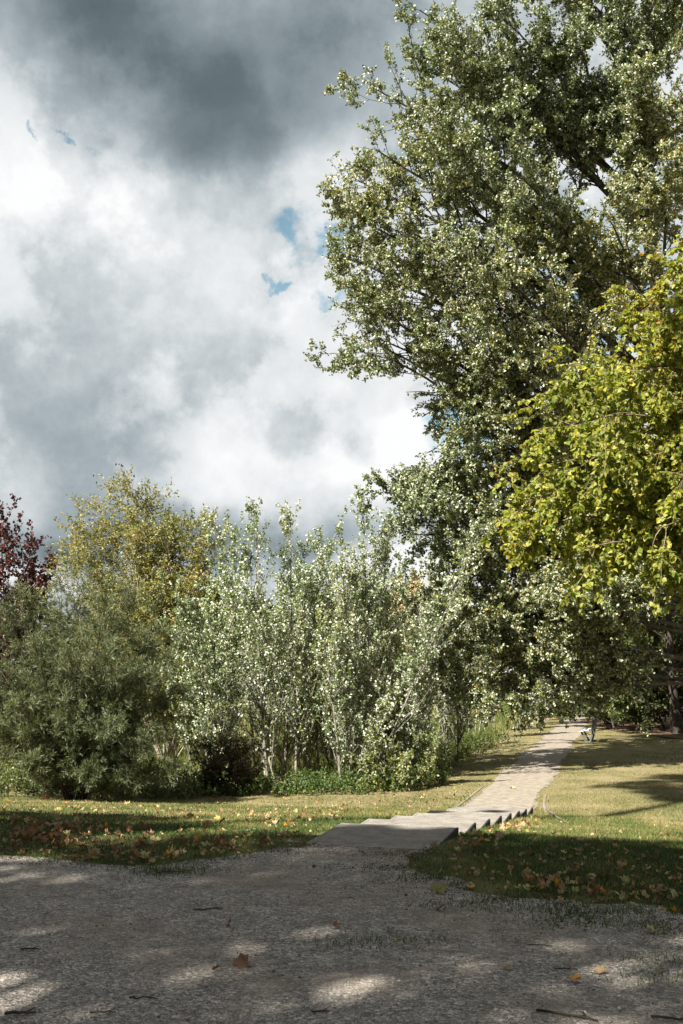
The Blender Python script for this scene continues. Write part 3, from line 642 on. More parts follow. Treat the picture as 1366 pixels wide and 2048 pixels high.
# --- trees behind: generic domed tree
def domed(name, base, h, w, label, group, leafm, lsize, nl, barkm='dark_bark', r0=.2, low=.15, nlimb=22, tmpl=LEAF4, n1=8, n2=4, seed=0, cone=False, catn='tree'):
    base = np.array(base, float); base[2] = tz(base[0], base[1])
    e = empty(name, base, label, catn, group)
    tf = line_trunk(base, base+np.array([rng.normal()*.3, rng.normal()*.3, h*.93]), (rng.normal()*.3, 0, 0)); trunk_mesh(e, tf, r0, r0*.15, M[barkm], 8)
    ends = []
    for k_ in range(nlimb):
        f_ = low+(1-low)*(k_+.5)/nlimb; th = k_*2.4+rng.normal()*.3
        g_ = (f_-low)/(1-low)
        rr_ = w*((1-g_)*.95+.05 if cone else (math.sin(math.pi*(.18+.78*g_))**.7))*rng.uniform(.75, 1.05)
        ends.append(base+np.array([math.cos(th)*rr_, math.sin(th)*rr_, f_*h]))
    P, Rr = limbs_to(tf, ends, 7, .08, .06*w/3, r0*.35, .35 if not cone else .05)
    B1, BR1 = spawn(P, Rr, n1, .3, 1, 48, 14, .38, .4, (0, 0, .3), .1, .16, 5, .4, .5, .01)
    B2, BR2 = spawn(B1, BR1, n2, .1, 1, 48, 14, .45, .3, (0, 0, -.2), .1, .16, 4, .25, .6, .006)
    V, Fq = tubes([(P, Rr, 5), (B1, BR1, 3)]); mk('branch_work', V, Fq, M[barkm], e, smooth=True)
    lp = [leaf_on(B2, nl, lsize, .35, .0, .2, .3, .4, 1.0), leaf_on(B1, nl, lsize, .35, .1, .2, .3, .4, 1.0)]
    leaves('crown', lp, tmpl, M[leafm], e, clump(4/w, .2, seed), 1.1); return e
def gpx(px, y): d = ray(px, 1340); return np.array([d[0]*y/d[1], y, 0])
FT = [(330, 92, 8.5, 4.5, 'far_leaf', 'rounded pale green tree of the far row, seen behind the golden shrub'), (450, 98, 9.5, 4.5, 'far_leaf', 'far green tree of the row, behind the aspens next to the golden shrub'), (560, 100, 9, 4.8, 'far_leaf', 'far rounded tree hidden behind the tallest aspen spire'),
      (660, 96, 9.5, 4.5, 'far_leaf', 'far green tree in the gap between the aspen spires'), (760, 104, 9.0, 4.5, 'far_leaf', 'far green tree behind the path-side end of the aspen thicket'),
      (795, 90, 11.0, 2.4, 'larch_leaf', 'golden conical larch rising just beyond the aspens'), (832, 92, 11.6, 2.6, 'larch_leaf', 'tallest golden larch beyond the meadow'), (868, 94, 10.6, 2.4, 'larch_leaf', 'golden larch of the pair nearest to the poplar boughs'),
      (930, 97, 8.5, 4.2, 'far_leaf', 'pale far tree at the end of the meadow under the poplar'), (1000, 100, 9, 4.6, 'far_leaf', 'broad far green tree closing the meadow'), (1075, 96, 8.5, 4.4, 'far_leaf', 'far tree with dark green crown beside the end of the path'),
      (1135, 104, 10, 5, 'far_leaf', 'far tree standing across the end of the path'), (1210, 92, 10, 5, 'wood_leaf', 'dark far tree on the lawn side of the path end'), (220, 96, 8.5, 4.5, 'far_leaf', 'far tree hidden behind the willow'), (80, 95, 8, 4.5, 'far_leaf', 'far tree below the red shrub')]
for i, (px, y, h, w, lm, lab) in enumerate(FT):
    domed('larch_tree' if lm == 'larch_leaf' else 'broadleaf_tree', gpx(px, y), h, w, lab, 'trees beyond the meadow', lm, .32 if lm != 'larch_leaf' else .2, 9, low=.05, seed=80+i, cone=lm == 'larch_leaf', r0=.18, nlimb=26 if lm != 'larch_leaf' else 44)
WT = [(1215, 55, 11, 5.0, .10, 'dark wood tree with low boughs behind the bench'), (1283, 51, 13, 5.2, .14, 'wood tree with a straight dark trunk on the mulch bed'), (1348, 47, 12, 4.6, .10, 'wood tree with a speckled trunk on the mulch bed'),
      (1440, 52, 13, 5.5, .1, 'wood tree standing past the speckled trunk'), (1250, 66, 13, 6.0, .05, 'dense back tree of the wood behind the straight trunk'), (1340, 70, 14, 6.5, .05, 'dense back tree of the wood behind the speckled trunk'), (1175, 74, 12, 5.5, .05, 'dense tree of the wood next to the end of the path')]
wts = []
for i, (px, y, h, w, lw, lab) in enumerate(WT):
    wts.append(domed('broadleaf_tree', gpx(px, y), h, w, lab, 'trees of the wood on the right', 'wood_leaf', .17, 14, low=lw, seed=120+i, r0=.24, nlimb=30, n1=9, n2=5))
# dead branch with rust-red leaves in the speckled tree, and its bare bough
bw = wts[2]; bw0 = np.array(bw.location)
db_ = np.array([bez(at(1366, 1215, 45.5), at(1310, 1195, 44.5), at(1250, 1205, 44), 8), bez(at(1366, 1160, 45), at(1310, 1130, 44), at(1270, 1150, 43.8), 8), bez(at(1330, 1180, 45), at(1260, 1140, 44), at(1205, 1165, 43.6), 8)])
V, Fq = tubes([(db_, np.linspace(.10, .03, 8)[None].repeat(3, 0), 6)]); dbo = mk('dead_branch', V, Fq, M['poplar_bark'], bw, smooth=True)
T_, TR_ = spawn(db_[1:], np.full((2, 8), .03), 14, .3, 1, 50, 15, .25, .3, (0, 0, -.4), .3, .2, 5)
wl = leaves('dead_leaves', [leaf_on(T_, 7, .15, .3, .2, .6, .3, .2)], LEAF4, M['dead_red_leaf'], dbo); wl.name = 'withered_foliage'; wl.location = (0, 0, 0)
US = [(1185, 52, 2.6, 2.2, 'rounded sunlit bush where the wood meets the path'), (1225, 49.5, 3.0, 2.3, 'sunlit leafy bush above the bench at the wood edge'), (1268, 50.5, 3.2, 2.4, 'leafy bush in front of the straight dark trunk'), (1325, 50, 3.0, 2.4, 'leafy bush next to the speckled trunk'), (1130, 78, 1.3, 1.6, 'small dark bush on the meadow side at the far path end')]
for i, (px, y, h, w, lab) in enumerate(US):
    domed('woodland_shrub', gpx(px, y), h, w, lab, 'bushes along the wood edge', 'wood_leaf', .13, 9, low=.25, seed=150+i, r0=.05, nlimb=18, n1=6, n2=4, catn='shrub')

# --- tall trees left of and behind the camera whose shade falls over the foreground
SEED = 4
def shade_tree(cx, cy, zc, rx, rz, label, nl, r0=.35, seed=0, nlimb=40, lsize=.2):
    global rng
    main_rng, rng = rng, np.random.default_rng(SEED+int(nlimb))
    base = np.array([cx, cy, float(tz(cx, cy))]); e = empty('plane_tree', base, label, 'tree', 'plane trees beside the road')
    tf = line_trunk(base, (cx, cy, zc+rz*.8)); trunk_mesh(e, tf, r0, .06, M['poplar_bark'])
    ends = []
    for k_ in range(nlimb):
        v = unit(rng.normal(size=3))*rng.uniform(.55, 1)**.4
        ends.append(np.array([cx+v[0]*rx, cy+v[1]*rx, zc+v[2]*rz]))
    P, Rr = limbs_to(tf, ends, 8, .08, .1, .09, .4)
    B1, BR1 = spawn(P, Rr, 8, .35, 1, 48, 14, .3, .4, (0, 0, .2), .1, .15, 5, .6, .5, .012)
    B2, BR2 = spawn(B1, BR1, 4, .2, 1, 48, 14, .45, .3, (0, 0, -.2), .1, .15, 4, .3, .6, .007)
    V, Fq = tubes([(P, Rr, 6), (B1, BR1, 3), (B2, BR2, 3)]); mk('branch_work', V, Fq, M['poplar_bark'], e, smooth=True)
    leaves('crown', [leaf_on(B2, nl, lsize, .3, .05, .3, .3, .5, .6)], LEAFH, M['plane_leaf'], e, None, 1.1)
    rng = main_rng
def up(x, y, h):                       # the point at height h whose shadow falls on ground point (x, y)
    L = h/math.tan(SUN_EL); return x+SH[0]*L, y+SH[1]*L
c1 = up(-1.5, 4.9, 15.5); shade_tree(*c1, 15.5, 5.0, 6.8, 'tall spreading plane tree behind the viewer shading the gravel', 8, .42, nlimb=130, lsize=.20)
c4 = up(7.0, 7.4, 17.5); shade_tree(*c4, 17.5, 4.2, 6.0, 'taller plane tree beyond the road shading the grass beside the steps', 8, .42, nlimb=50, lsize=.22)
c5 = up(8.5, 13.3, 30); shade_tree(*c5, 30, 1.5, 2.4, 'tallest plane tree, unseen, added to darken the inner side of the linden', 12, .4, nlimb=26, lsize=.22)  # unseen tree, added only to darken part of the linden
c2 = up(-4.3, 12.7, 8.6); shade_tree(*c2, 7.35, 2.9, 1.8, 'plane tree beyond the lawn shading the foot of the willow', 16, .25, nlimb=40)
c3 = up(10.2, 25.6, 30); shade_tree(*c3, 29, 3.2, 2.6, 'very tall slim-crowned plane tree whose shade crosses the lower lawn', 7, .4, nlimb=36)

# ------------------------------------------------------------------ ground cover
def nettle(poly_px, n, hmin, hmax, name, label_kind='stuff', lm='nettle_leaf', ls=.06):
    pts = []
    P = np.array(poly_px, float)
    while len(pts) < n:
        px = rng.uniform(P[:, 0].min(), P[:, 0].max(), n); py = rng.uniform(P[:, 1].min(), P[:, 1].max(), n)
        ok = inpoly(px, py, P); pts += list(zip(px[ok], py[ok]))
    pts = pts[:n]; bases = np.array([fastG(*p) for p in pts])
    h = rng.uniform(hmin, hmax, n)*(.6+.4*np.abs(np.sin(bases[:, 0]*2.1+bases[:, 1])))
    d = unit(np.c_[rng.normal(size=(n, 2))*.25, np.ones(n)])
    S = bases[:, None]+d[:, None]*(h[:, None]*np.linspace(0, 1, 4))[:, :, None]
    V, Fq = tubes([(S, np.full((n, 4), .004), 3)])
    lp = leaf_on(S, 11, ls, .35, .15, .2, .1, .8, .3)
    o1 = leaves(name, [lp], LEAF4, M[lm], None, clump(1.5, .15, 200), 1.1); tag(o1, kind='stuff'); return o1
def fastG(px, py):
    d = ray(px, py); k = -EYE/d[2]
    for _ in range(25):
        p = d*k; k = (tz(p[0], p[1])-EYE)/d[2]*.5+k*.5
    p = d*k; return np.array([p[0], p[1], float(tz(p[0], p[1]))])
nettle([(540, 1596), (620, 1592), (760, 1590), (890, 1572), (905, 1545), (800, 1545), (600, 1555)], 1300, .15, .55, 'undergrowth')
nettle([(820, 1520), (900, 1540), (985, 1505), (1040, 1492), (1000, 1478), (900, 1470), (830, 1480)], 500, .3, .8, 'nettle_undergrowth')
nettle([(400, 1596), (540, 1592), (560, 1540), (420, 1530)], 600, .15, .5, 'shaded_undergrowth')
nettle([(-40, 1592), (330, 1602), (400, 1598), (400, 1560), (-40, 1545)], 1900, .15, .75, 'shaded_ground_vegetation', lm='wood_leaf')
nettle([(1080, 1432), (1128, 1440), (1128, 1425), (1080, 1422)], 260, .5, 1.2, 'path_edge_vegetation', lm='wood_leaf', ls=.12)

def blades(n, xy, h, w, dryf, lean=.5):
    z = tz(xy[:, 0], xy[:, 1])-.012
    base = np.c_[xy, z]; th = rng.uniform(0, 2*np.pi, n); s = np.c_[np.cos(th), np.sin(th), np.zeros(n)]
    ln = rng.normal(size=(n, 2))*lean; tip = base+np.c_[ln*h[:, None], h]; mid = base+np.c_[ln*h[:, None]*.3, h*.55]
    V = np.stack([base-s*w[:, None], base+s*w[:, None], mid+s*w[:, None]*.7, tip, mid-s*w[:, None]*.7], 1)
    k = np.arange(n)[:, None]*5
    Fa = np.concatenate([k+np.array([[0, 1, 2, 4]])]); Fb = k+np.array([[4, 2, 3]])
    rn = np.clip(dryf+rng.normal(size=n)*.16, 0, 1)
    return V.reshape(-1, 3), [Fa, Fb], np.concatenate([rn, rn])
def scatter(n, y0, y1, m_=1.15):
    u = rng.uniform(0, 1, n); y = y0*(y1/y0)**u if y0 > 0 else u*y1
    x = y*rng.uniform(-.343*m_, .343*m_, n); return np.c_[x, y]
def tsof(xy): return xy[:, 0]*SA+xy[:, 1]*CA, xy[:, 0]*CA-xy[:, 1]*SA
def lawn_ok(xy, gap=-.06):
    t_, s_ = tsof(xy); l2, r2 = path_edges(t_)
    ok = ~inpoly(xy[:, 0], xy[:, 1], outline)
    ok &= ~((t_ > T0) & (t_ < T1+.2) & (s_ > -3.25) & (s_ < -1.7))
    ok &= ~((t_ >= T1) & (s_ > l2-gap) & (s_ < r2+gap))
    return ok
patch = clump(1.6, .22, 301); patch2 = clump(5, .15, 302)
def p3(xy): return np.c_[xy, np.zeros(len(xy))]
# near lawn
xy = scatter(230000, 6.5, 24); xy = xy[lawn_ok(xy)]; t_, s_ = tsof(xy)
dry_ = .16+.42*np.clip((t_-10.5)/6, 0, 1)*np.where(s_ > -1.7, 1, .8)+patch(p3(xy))+patch2(p3(xy))
ed = np.concatenate([jag(left_edge, .15, 0), jag(right_edge, .15, 0)]); dm = np.full(len(xy), 9.)
for e_ in ed: dm = np.minimum(dm, np.hypot(xy[:, 0]-e_[0], xy[:, 1]-e_[1]))
wid = np.where(xy[:, 0] > .8, .5, .2)*(1+.6*np.sin(xy[:, 0]*7)+.4*np.sin(xy[:, 0]*17+2))
keep = rng.uniform(size=len(xy)) < np.clip(.85-.5*(patch(p3(xy)) > .2), 0, 1)*np.clip(dm/np.maximum(wid, .08), .12, 1); xy, dry_, t_ = xy[keep], dry_[keep], t_[keep]
n = len(xy); V, Fs, rn = blades(n, xy, rng.uniform(.025, .065, n), rng.uniform(.0018, .0036, n)*(.7+t_/22), dry_)
tag(mk('lawn_grass', V, Fs, M['grass'], None, rn), kind='stuff')
# lower lawn on the right, short and dry
xy = scatter(230000, 20, 62); t_, s_ = tsof(xy); k_ = lawn_ok(xy) & (t_ > 19) & ((s_ > -1.9) | ((s_ > -5.2) & (t_ < 60))) & ~inpoly(xy[:, 0], xy[:, 1], mul); xy = xy[k_]; t_ = t_[k_]
dry_ = .46+patch(p3(xy))*.9+patch2(p3(xy)); n = len(xy)
V, Fs, rn = blades(n, xy, rng.uniform(.02, .05, n), rng.uniform(.003, .006, n)*(t_/28), dry_)
tag(mk('dry_grass', V, Fs, M['grass'], None, rn), kind='stuff')
# tall meadow grass beyond the thicket
xy = scatter(170000, 19, 95); t_, s_ = tsof(xy); k_ = (s_ < -4.6-rng.uniform(0, .8, len(xy))) & (t_ > 26); xy = xy[k_]; t_ = t_[k_]
dry_ = .45+patch(p3(xy)*.3)*1.0+patch2(p3(xy))*.5; n = len(xy)
V, Fs, rn = blades(n, xy, rng.uniform(.2, .6, n), rng.uniform(.004, .009, n)*(t_/30), dry_, .35)
tag(mk('meadow_grass', V, Fs, M['grass'], None, rn), kind='stuff')
# grass tufts creeping onto the gravel
cen = np.array([gp(*p) for p in [(920, 1812), (1000, 1800), (1040, 1822), (1100, 1815), (1180, 1826), (1230, 1830), (1290, 1850), (1330, 1925), (1310, 1955), (700, 1888), (800, 1880), (330, 1742), (350, 1748), (375, 1745), (300, 1746), (390, 1738), (1210, 1850), (880, 1758), (860, 1750), (1120, 1840), (640, 1672), (672, 1674), (690, 1672)]])
xy = np.concatenate([c+rng.normal(size=(110, 2))*np.array([.17, .09]) for c in cen]+[p_+rng.normal(size=(22, 2))*.06 for p_ in edge[::1] if abs(p_[0]) < 5])
n = len(xy); V, Fs, rn = blades(n, xy, rng.uniform(.015, .05, n), rng.uniform(.002, .0034, n), .2+patch2(p3(xy)), .7)
V[:, 2] += .012
tag(mk('edge_grass', V, Fs, M['grass'], None, rn), kind='stuff')
soilp = []
re2 = jag(right_edge, .3, .1)
nn = unit(np.gradient(re2, axis=0)); nn = np.stack([-nn[:, 1], nn[:, 0]], 1)
wd = .12+.30*np.abs(np.sin(np.arange(len(re2))*.9)+.5*rng.normal(size=len(re2)))
wd[:3] = .03; inn = re2-nn*wd[:, None]
if not inpoly(inn[8:9, 0], inn[8:9, 1], outline)[0]: inn = re2+nn*wd[:, None]
k_ = rng.integers(2, len(re2), 5200); f_ = rng.exponential(.35, 5200)*(rng.uniform(size=5200) < .8)
cl = np.sin(re2[k_, 0]*5+f_*9)+np.sin(re2[k_, 0]*11+1)
xy = re2[k_]+(inn-re2)[k_]/wd[k_, None]*f_[:, None]*.7+rng.normal(size=(5200, 2))*.05
xy = xy[(cl > .1) & (np.abs(xy[:, 0]) < 6)]; n = len(xy)
V, Fs, rn = blades(n, xy, rng.uniform(.015, .05, n), rng.uniform(.002, .0034, n), .3+patch2(p3(xy)), .7); V[:, 2] += .012
tag(mk('margin_grass', V, Fs, M['grass'], None, rn), kind='stuff')
def crumbs(name, xy, s0, s1, material, zf=.7):
    oc = np.array([[1, 0, 0], [-1, 0, 0], [0, 1, 0], [0, -1, 0], [0, 0, 1], [0, 0, -1.]]); of = np.array([[0, 2, 4], [2, 1, 4], [1, 3, 4], [3, 0, 4], [2, 0, 5], [1, 2, 5], [3, 1, 5], [0, 3, 5]])
    n = len(xy); sz = rng.uniform(s0, s1, n)*np.where(rng.uniform(size=n) > .96, 1.9, 1); z = tz(xy[:, 0], xy[:, 1])
    V = np.c_[xy, z+sz*.3][:, None]+oc[None]*(sz[:, None]*rng.uniform(.6, 1.2, (n, 3)))[:, None]*np.array([1, 1, zf])+rng.normal(size=(n, 6, 3))*sz[:, None, None]*.15
    return tag(mk(name, V.reshape(-1, 3), (np.arange(n)[:, None, None]*6+of[None]).reshape(-1, 3), material, None, np.repeat(rng.uniform(size=n), 8)), kind='stuff')
k_ = rng.integers(0, len(re2), 15000); f_ = rng.exponential(.28, 15000)
xy = re2[k_]+(inn-re2)[k_]/wd[k_, None]*f_[:, None]+rng.normal(size=(15000, 2))*.12
re3 = jag(left_edge, .3, .1); k_ = rng.integers(0, len(re3), 6000); xy = np.concatenate([xy, re3[k_]+rng.normal(size=(6000, 2))*.10+np.array([0, -.08])])
xy = xy[(np.abs(xy[:, 0]) < 6) & inpoly(xy[:, 0], xy[:, 1], outline)]
crumbs('loose_soil', xy, .003, .009, M['crumb'])
# loose stones on the gravel
xy = scatter(26000, 3.2, 13, 1.2); xy = xy[inpoly(xy[:, 0], xy[:, 1], outline)]; n = len(xy)
crumbs('loose_gravel', xy, .0025, .0075, M['pebble'])

# ------------------------------------------------------------------ fallen leaves and sticks
def maple(seed, curl):
    r_ = np.random.default_rng(seed)
    ang = np.radians([-90, -50, -20, 0, 18, 35, 55, 72, 90, 108, 125, 145, 162, 180, 200, 230]); rad = np.array([.25, .62, .60, .85, .62, .72, .95, .72, 1.05, .72, .95, .72, .62, .85, .60, .62])*r_.uniform(.85, 1.12, 16)
    x = np.cos(ang)*rad*.5; y = np.sin(ang)*rad*.5
    ring = np.c_[x, y]; V = np.concatenate([[[0, 0]], ring*.5, ring]); q = (V**2).sum(1)
    ph = r_.uniform(0, 6.28)
    z = curl*q*1.1+.10*curl*np.sin(3*np.arctan2(V[:, 1], V[:, 0])+ph)+curl*.9*(np.cos(ph)*V[:, 0]+np.sin(ph)*V[:, 1])**2
    V = np.c_[V, z+r_.normal(size=len(V))*.012]
    V[:, 2] -= V[:, 2].min(); k = np.arange(16); k2 = (k+1) % 16
    return V, np.stack([0*k, 1+k, 1+k2], -1), np.stack([1+k, 17+k, 17+k2, 1+k2], -1)
kinds = [('brown', 'curled brown', (.10, .45)), ('pale', 'pale tan', (.5, .68)), ('green', 'dull yellow-green', (.78, .88)), ('orange', 'bright orange', (.97, 1.0))]
proto = {}
for ki, (kn, kw, (a, b)) in enumerate(kinds):
    for j in range(4):
        V, Ft, Fq = maple(400+ki*10+j, [.55, .9, .35, 1.3][j] if kn != 'green' else [.3, .5, .2, .7][j])
        V = V*np.array([1, 1.05, 1]); rn = np.full(32, rng.uniform(a, b))
        o_ = mk('fallen_leaf', V, [Ft, Fq], M['litter'], None, rn); sol = None
        proto[(kn, j)] = o_
used = set()
def put_leaf(kn, x, y, size, label, group, lift=0.0, tilt=.35):
    j = int(rng.integers(4)); key = (kn, j)
    o_ = proto[key]
    if key in used: o_ = o_.copy(); col.objects.link(o_)
    used.add(key); z = float(tz(x, y))
    o_.location = (float(x), float(y), z+lift); o_.scale = (size,)*3
    o_.rotation_euler = (float(rng.normal()*tilt), float(rng.normal()*tilt), float(rng.uniform(0, 6.28)))
    return tag(o_, label, 'leaf', group)
SPECIAL = [('orange', 1150, 1966, .10, 'bright orange leaf lying alone in a sun fleck on the gravel'), ('green', 874, 1787, .15, 'crumpled yellow-green leaf at the edge of the worn gravel'), ('orange', 942, 1777, .09, 'small orange leaf on bare gravel below the grass tongue'),
           ('green', 790, 1890, .07, 'small yellow leaf lying flat on mid gravel'), ('green', 1306, 1868, .12, 'olive yellow leaf on the shaded gravel by a grass patch'), ('pale', 1016, 1941, .07, 'tiny pale leaf on the dark gravel'), ('brown', 490, 1930, .16, 'dark curled brown leaf alone on the gravel between sun flecks'),
           ('brown', 460, 1852, .11, 'brown leaf with lifted edge just beyond a sun fleck'), ('pale', 1205, 1946, .10, 'narrow tan leaf beside the orange leaf in the sun fleck'), ('brown', 430, 1944, .07, 'small rust leaf at the edge of a long sun fleck'), ('brown', 668, 1856, .07, 'tiny dark leaf in the middle of the road'),
           ('orange', 684, 1612, .17, 'orange leaf standing on the sunlit grass strip by the steps'), ('green', 686, 1622, .2, 'upright dark green leaf on the grass beside the top step'), ('orange', 396, 1678, .13, 'golden orange heart-shaped leaf upright in the litter'), ('brown', 105, 1655, .28, 'largest curled brown leaf in the heap below the willow'), ('brown', 95, 1600, .24, 'tall curled brown leaf at the foot of the willow'),
           ('green', 1022, 1578, .18, 'green twig-like leaf lying on the sunlit lower path'), ('brown', 880, 1822, .10, 'dull brown leaf on bare ground by a small grass tuft')]
for (kn, px, py, sz_, lab) in SPECIAL:
    p = fastG(px, py); put_leaf(kn, p[0], p[1], sz_, lab, None, .015)
cand = []
def px_scatter(n, poly_px, probs, s0, s1, area):
    P = np.array(poly_px, float); c = 0
    while c < n:
        px = rng.uniform(P[:, 0].min(), P[:, 0].max()); py = rng.uniform(P[:, 1].min(), P[:, 1].max())
        if not inpoly(np.array([px]), np.array([py]), P)[0]: continue
        p = fastG(px, py); t1_, s1_ = p[0]*SA+p[1]*CA, p[0]*CA-p[1]*SA
        if T0 < t1_ < T1 and -3.3 < s1_ < -1.65: continue
        kn = kinds[rng.choice(4, p=probs)][0]; sz_ = rng.uniform(s0, s1); cand.append((sz_/p[1], kn, p, sz_, area)); c += 1
px_scatter(300, [(0, 1600), (330, 1612), (560, 1618), (640, 1640), (600, 1672), (470, 1705), (390, 1715), (280, 1735), (120, 1722), (0, 1710)], [.50, .27, .20, .03], .05, .13, 'lying in the shaded grass between the road and the willow')
px_scatter(60, [(20, 1640), (160, 1635), (170, 1690), (60, 1700)], [.8, .15, .03, .02], .08, .15, 'heaped on the grass below the willow')
px_scatter(110, [(900, 1700), (1040, 1640), (1180, 1680), (1366, 1740), (1366, 1815), (1150, 1800), (1000, 1770), (920, 1740)], [.30, .32, .33, .05], .05, .11, 'lying in the shaded grass beside the dark step boards')
px_scatter(30, [(1040, 1735), (1200, 1765), (1190, 1790), (1060, 1780)], [.2, .4, .36, .04], .06, .12, 'strewn at the tip of the shaded grass tongue')
px_scatter(40, [(905, 1690), (1065, 1620), (1090, 1640), (950, 1700)], [.3, .25, .4, .05], .08, .15, 'gathered against the dark side boards of the steps')
px_scatter(60, [(560, 1618), (700, 1608), (940, 1580), (940, 1600), (760, 1618), (660, 1640)], [.4, .4, .15, .05], .06, .12, 'on the sunlit grass strip by the steps')
cand.sort(key=lambda c: -c[0])
for (q, kn, p, sz_, area) in cand[:270]:
    kw = dict((k, w_) for k, w_, _ in kinds)[kn]
    put_leaf(kn, p[0], p[1], sz_*1.0, f'{kw} fallen leaf {area}', 'fallen leaves '+area, rng.uniform(.0, .03), .55)
Vs, Fa, Fb, rns, off = [], [], [], [[], []], 0
rest = cand[270:]
for _ in range(1100):
    r_ = rng.uniform()
    if r_ < .5: p = fastG(rng.uniform(0, 640), rng.uniform(1598, 1725))
    elif r_ < .8: p = fastG(rng.uniform(860, 1366), rng.uniform(1630, 1830))
    else: p = fastG(rng.uniform(560, 960), rng.uniform(1570, 1640))
    if not lawn_ok(np.array([p[:2]]))[0]: continue
    rest.append((0, kinds[rng.choice(4, p=[.4, .35, .2, .05])][0], p, rng.uniform(.03, .08), ''))
for (q, kn, p, sz_, area) in rest:
    a, b = dict((k, v) for k, _, v in kinds)[kn]
    V, Ft, Fq = maple(int(rng.integers(1000)), rng.uniform(.3, 1.2))
    ry, rx_, rz_ = rng.uniform(0, 6.28), rng.normal()*.4, rng.normal()*.4
    from mathutils import Euler
    mt = np.array(Euler((rx_, rz_, ry)).to_matrix())
    V = V@mt.T*sz_+p+np.array([0, 0, rng.uniform(.005, .03)])
    Vs.append(V); Fa.append(Ft+off); Fb.append(Fq+off); off += len(V); v_ = rng.uniform(a, b); rns[0].append(np.full(16, v_)); rns[1].append(np.full(16, v_))
tag(mk('leaf_litter', np.concatenate(Vs), [np.concatenate(Fa), np.concatenate(Fb)], M['litter'], None, np.concatenate(rns[0]+rns[1])), kind='stuff')
STK = [(418, 1820, .20, .008, 10, 'short straight stick lying across the gravel before the leafy lawn'), (1135, 2035, .32, .010, -28, 'long dark stick slanting at the bottom edge of the gravel'), (1345, 2040, .2, .009, -20, 'stout dark stick past the long slanting one'), (40, 2030, .16, .012, 6, 'thick broken stick on shaded gravel'), (285, 1998, .15, .006, -4, 'thin twig beside a pale sun fleck'),
       (205, 2027, .12, .006, 5, 'small twig on the gravel near the bottom edge'), (535, 1640, .25, .007, 12, 'thin twig on the leafy grass'), (1080, 1892, .16, .005, -15, 'thin twig on the dark worn gravel'), (1130, 1940, .12, .006, 0, 'flat dark chip of bark on the worn gravel'), (60, 1900, .10, .007, 4, 'short dark twig at the far end of the shaded gravel'), (640, 2025, .10, .006, 0, 'small bark chip at the bottom middle'), (250, 1728, .3, .010, -8, 'long weathered stick along the edge of the leafy grass'), (350, 1745, .28, .007, 16, 'bent twig on the grass patch at the gravel edge')]
for (px, py, L, r0, dg, lab) in STK:
    p = fastG(px, py); th = R(dg); n = 7
    P = np.array([[p[0]+math.cos(th)*L*f_, p[1]+math.sin(th)*L*f_, p[2]+r0*.9] for f_ in np.linspace(-.5, .5, n)])+np.c_[rng.normal(size=(n, 2))*.006, np.abs(rng.normal(size=n))*.003]
    side = np.array([bez(P[4], P[4]+(P[5]-P[4])*1.0+np.array([0, .02, .004]), P[4]+np.array([.03, .05, .005]), 5)])
    V, Fq = tubes([(P[None], np.linspace(r0*.75, r0*.4, n)[None], 6), (side, np.linspace(r0*.5, r0*.25, 5)[None], 4)])
    tag(mk('fallen_stick', V, Fq, M['dark_bark'], None, smooth=True), lab, 'stick', 'sticks on the ground')

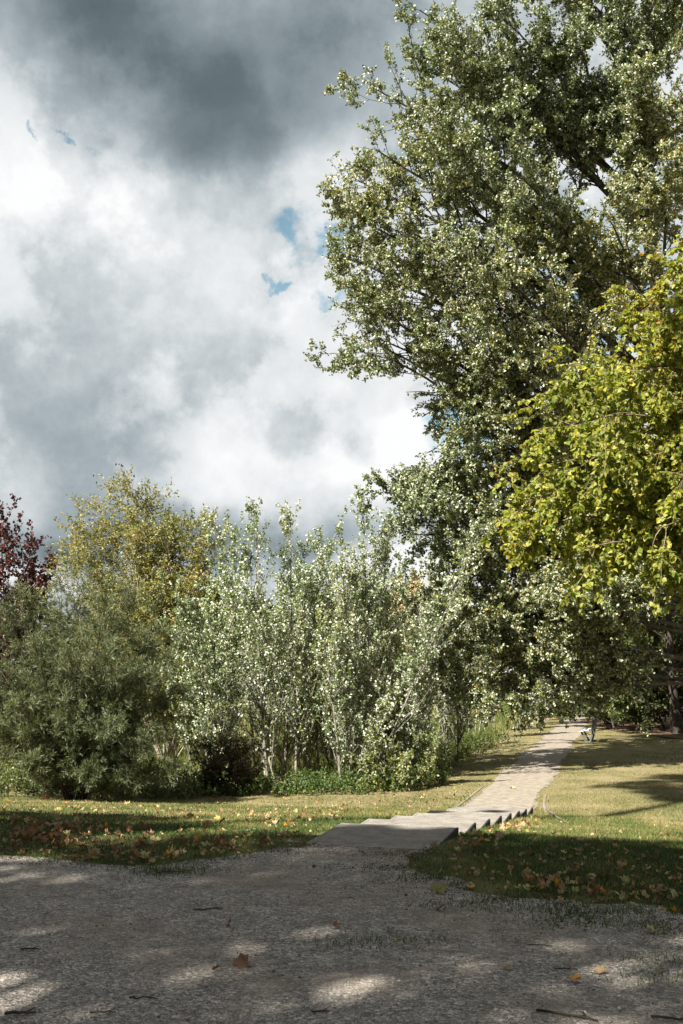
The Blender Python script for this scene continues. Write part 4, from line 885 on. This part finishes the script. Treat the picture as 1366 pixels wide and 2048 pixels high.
# ------------------------------------------------------------------ bench
bb = fastG(1178, 1485); ben = empty('park_bench', bb, 'small metal bench with a slatted seat and dark curved backrest facing the path', 'bench')
BA = AZ+R(3); ux = np.array([math.cos(BA), -math.sin(BA), 0]); uy = np.array([math.sin(BA), math.cos(BA), 0]); uz = np.array([0, 0, 1.])       # ux: towards its back, uy: along the bench
def bp(a, l, h): return bb+ux*a+uy*l+uz*h
BL = 1.5
def slab(name, prof, l0, l1, th, material, parent, bev=.008):
    """prof: polyline (a,h) with thickness th, swept along the bench"""
    pr = np.array(prof, float); d = unit(np.gradient(pr, axis=0)); nn = np.stack([-d[:, 1], d[:, 0]], 1)
    loop = np.concatenate([pr+nn*th/2, (pr-nn*th/2)[::-1]]); k = len(loop)
    V = np.array([bp(a, l, h) for l in (l0, l1) for a, h in loop]); i = np.arange(k); j = (i+1) % k
    Fq = np.stack([i, j, j+k, i+k], -1); m2 = len(pr)
    caps = np.array([[q, q+1, k-2-q, k-1-q] for q in range(m2-1)])
    o_ = mk(name, V, [np.concatenate([Fq, caps[:, ::-1], caps+k])], material, parent); outward(o_); return add_bevel(o_, bev) if bev else o_
def panel(a0, h0, a1, h1):
    fr = None
    dv = np.array([a1-a0, h1-h0]); nrm = np.array([-dv[1], dv[0]])/np.linalg.norm(dv)
    fr = slab('seat', [(a0, h0), (a0+dv[0]*.14, h0+dv[1]*.14)], 0, BL, .035, M['bench_frame'], ben)
    slab('seat_rail', [(a1-dv[0]*.14, h1-dv[1]*.14), (a1, h1)], 0, BL, .035, M['bench_frame'], fr).location = (0, 0, 0)
    for l in (0, BL/2-.02, BL-.04): slab('seat_rail', [(a0+dv[0]*.145, h0+dv[1]*.145), (a1-dv[0]*.145, h1-dv[1]*.145)], l, l+.04, .033, M['bench_frame'], fr).location = (0, 0, 0)
    slab('seat_mesh', [(a0+dv[0]*.145, h0+dv[1]*.145-.004), (a1-dv[0]*.145, h1-dv[1]*.145-.004)], .042, BL-.042, .012, M['bench_mesh'], fr, 0).location = (0, 0, 0)
panel(-.38, .42, -.19, .45); panel(-.175, .455, .02, .47)
slab('backrest', [(.10, .44), (.15, .55), (.185, .68), (.20, .80), (.19, .92)], -.02, BL+.02, .075, M['bench_leg'], ben)
for l in (.12, BL-.17):
    slab('leg', [(-.30, .40), (-.22, .22), (-.12, .02), (.02, 0.0)], l, l+.07, .075, M['bench_leg'], ben)
    slab('leg', [(.16, .55), (.13, .30), (.06, .10), (.02, -.02)], l+.002, l+.068, .07, M['bench_leg'], ben)
    slab('brace', [(-.2, .30), (-.06, .22), (.10, .24)], l+.005, l+.045, .03, M['bench_leg'], ben)
for k_, o_ in proto.items():
    if k_ not in used: bpy.data.objects.remove(o_)
print('objects', len(bpy.data.objects), 'faces', sum(len(m_.polygons) for m_ in bpy.data.meshes))
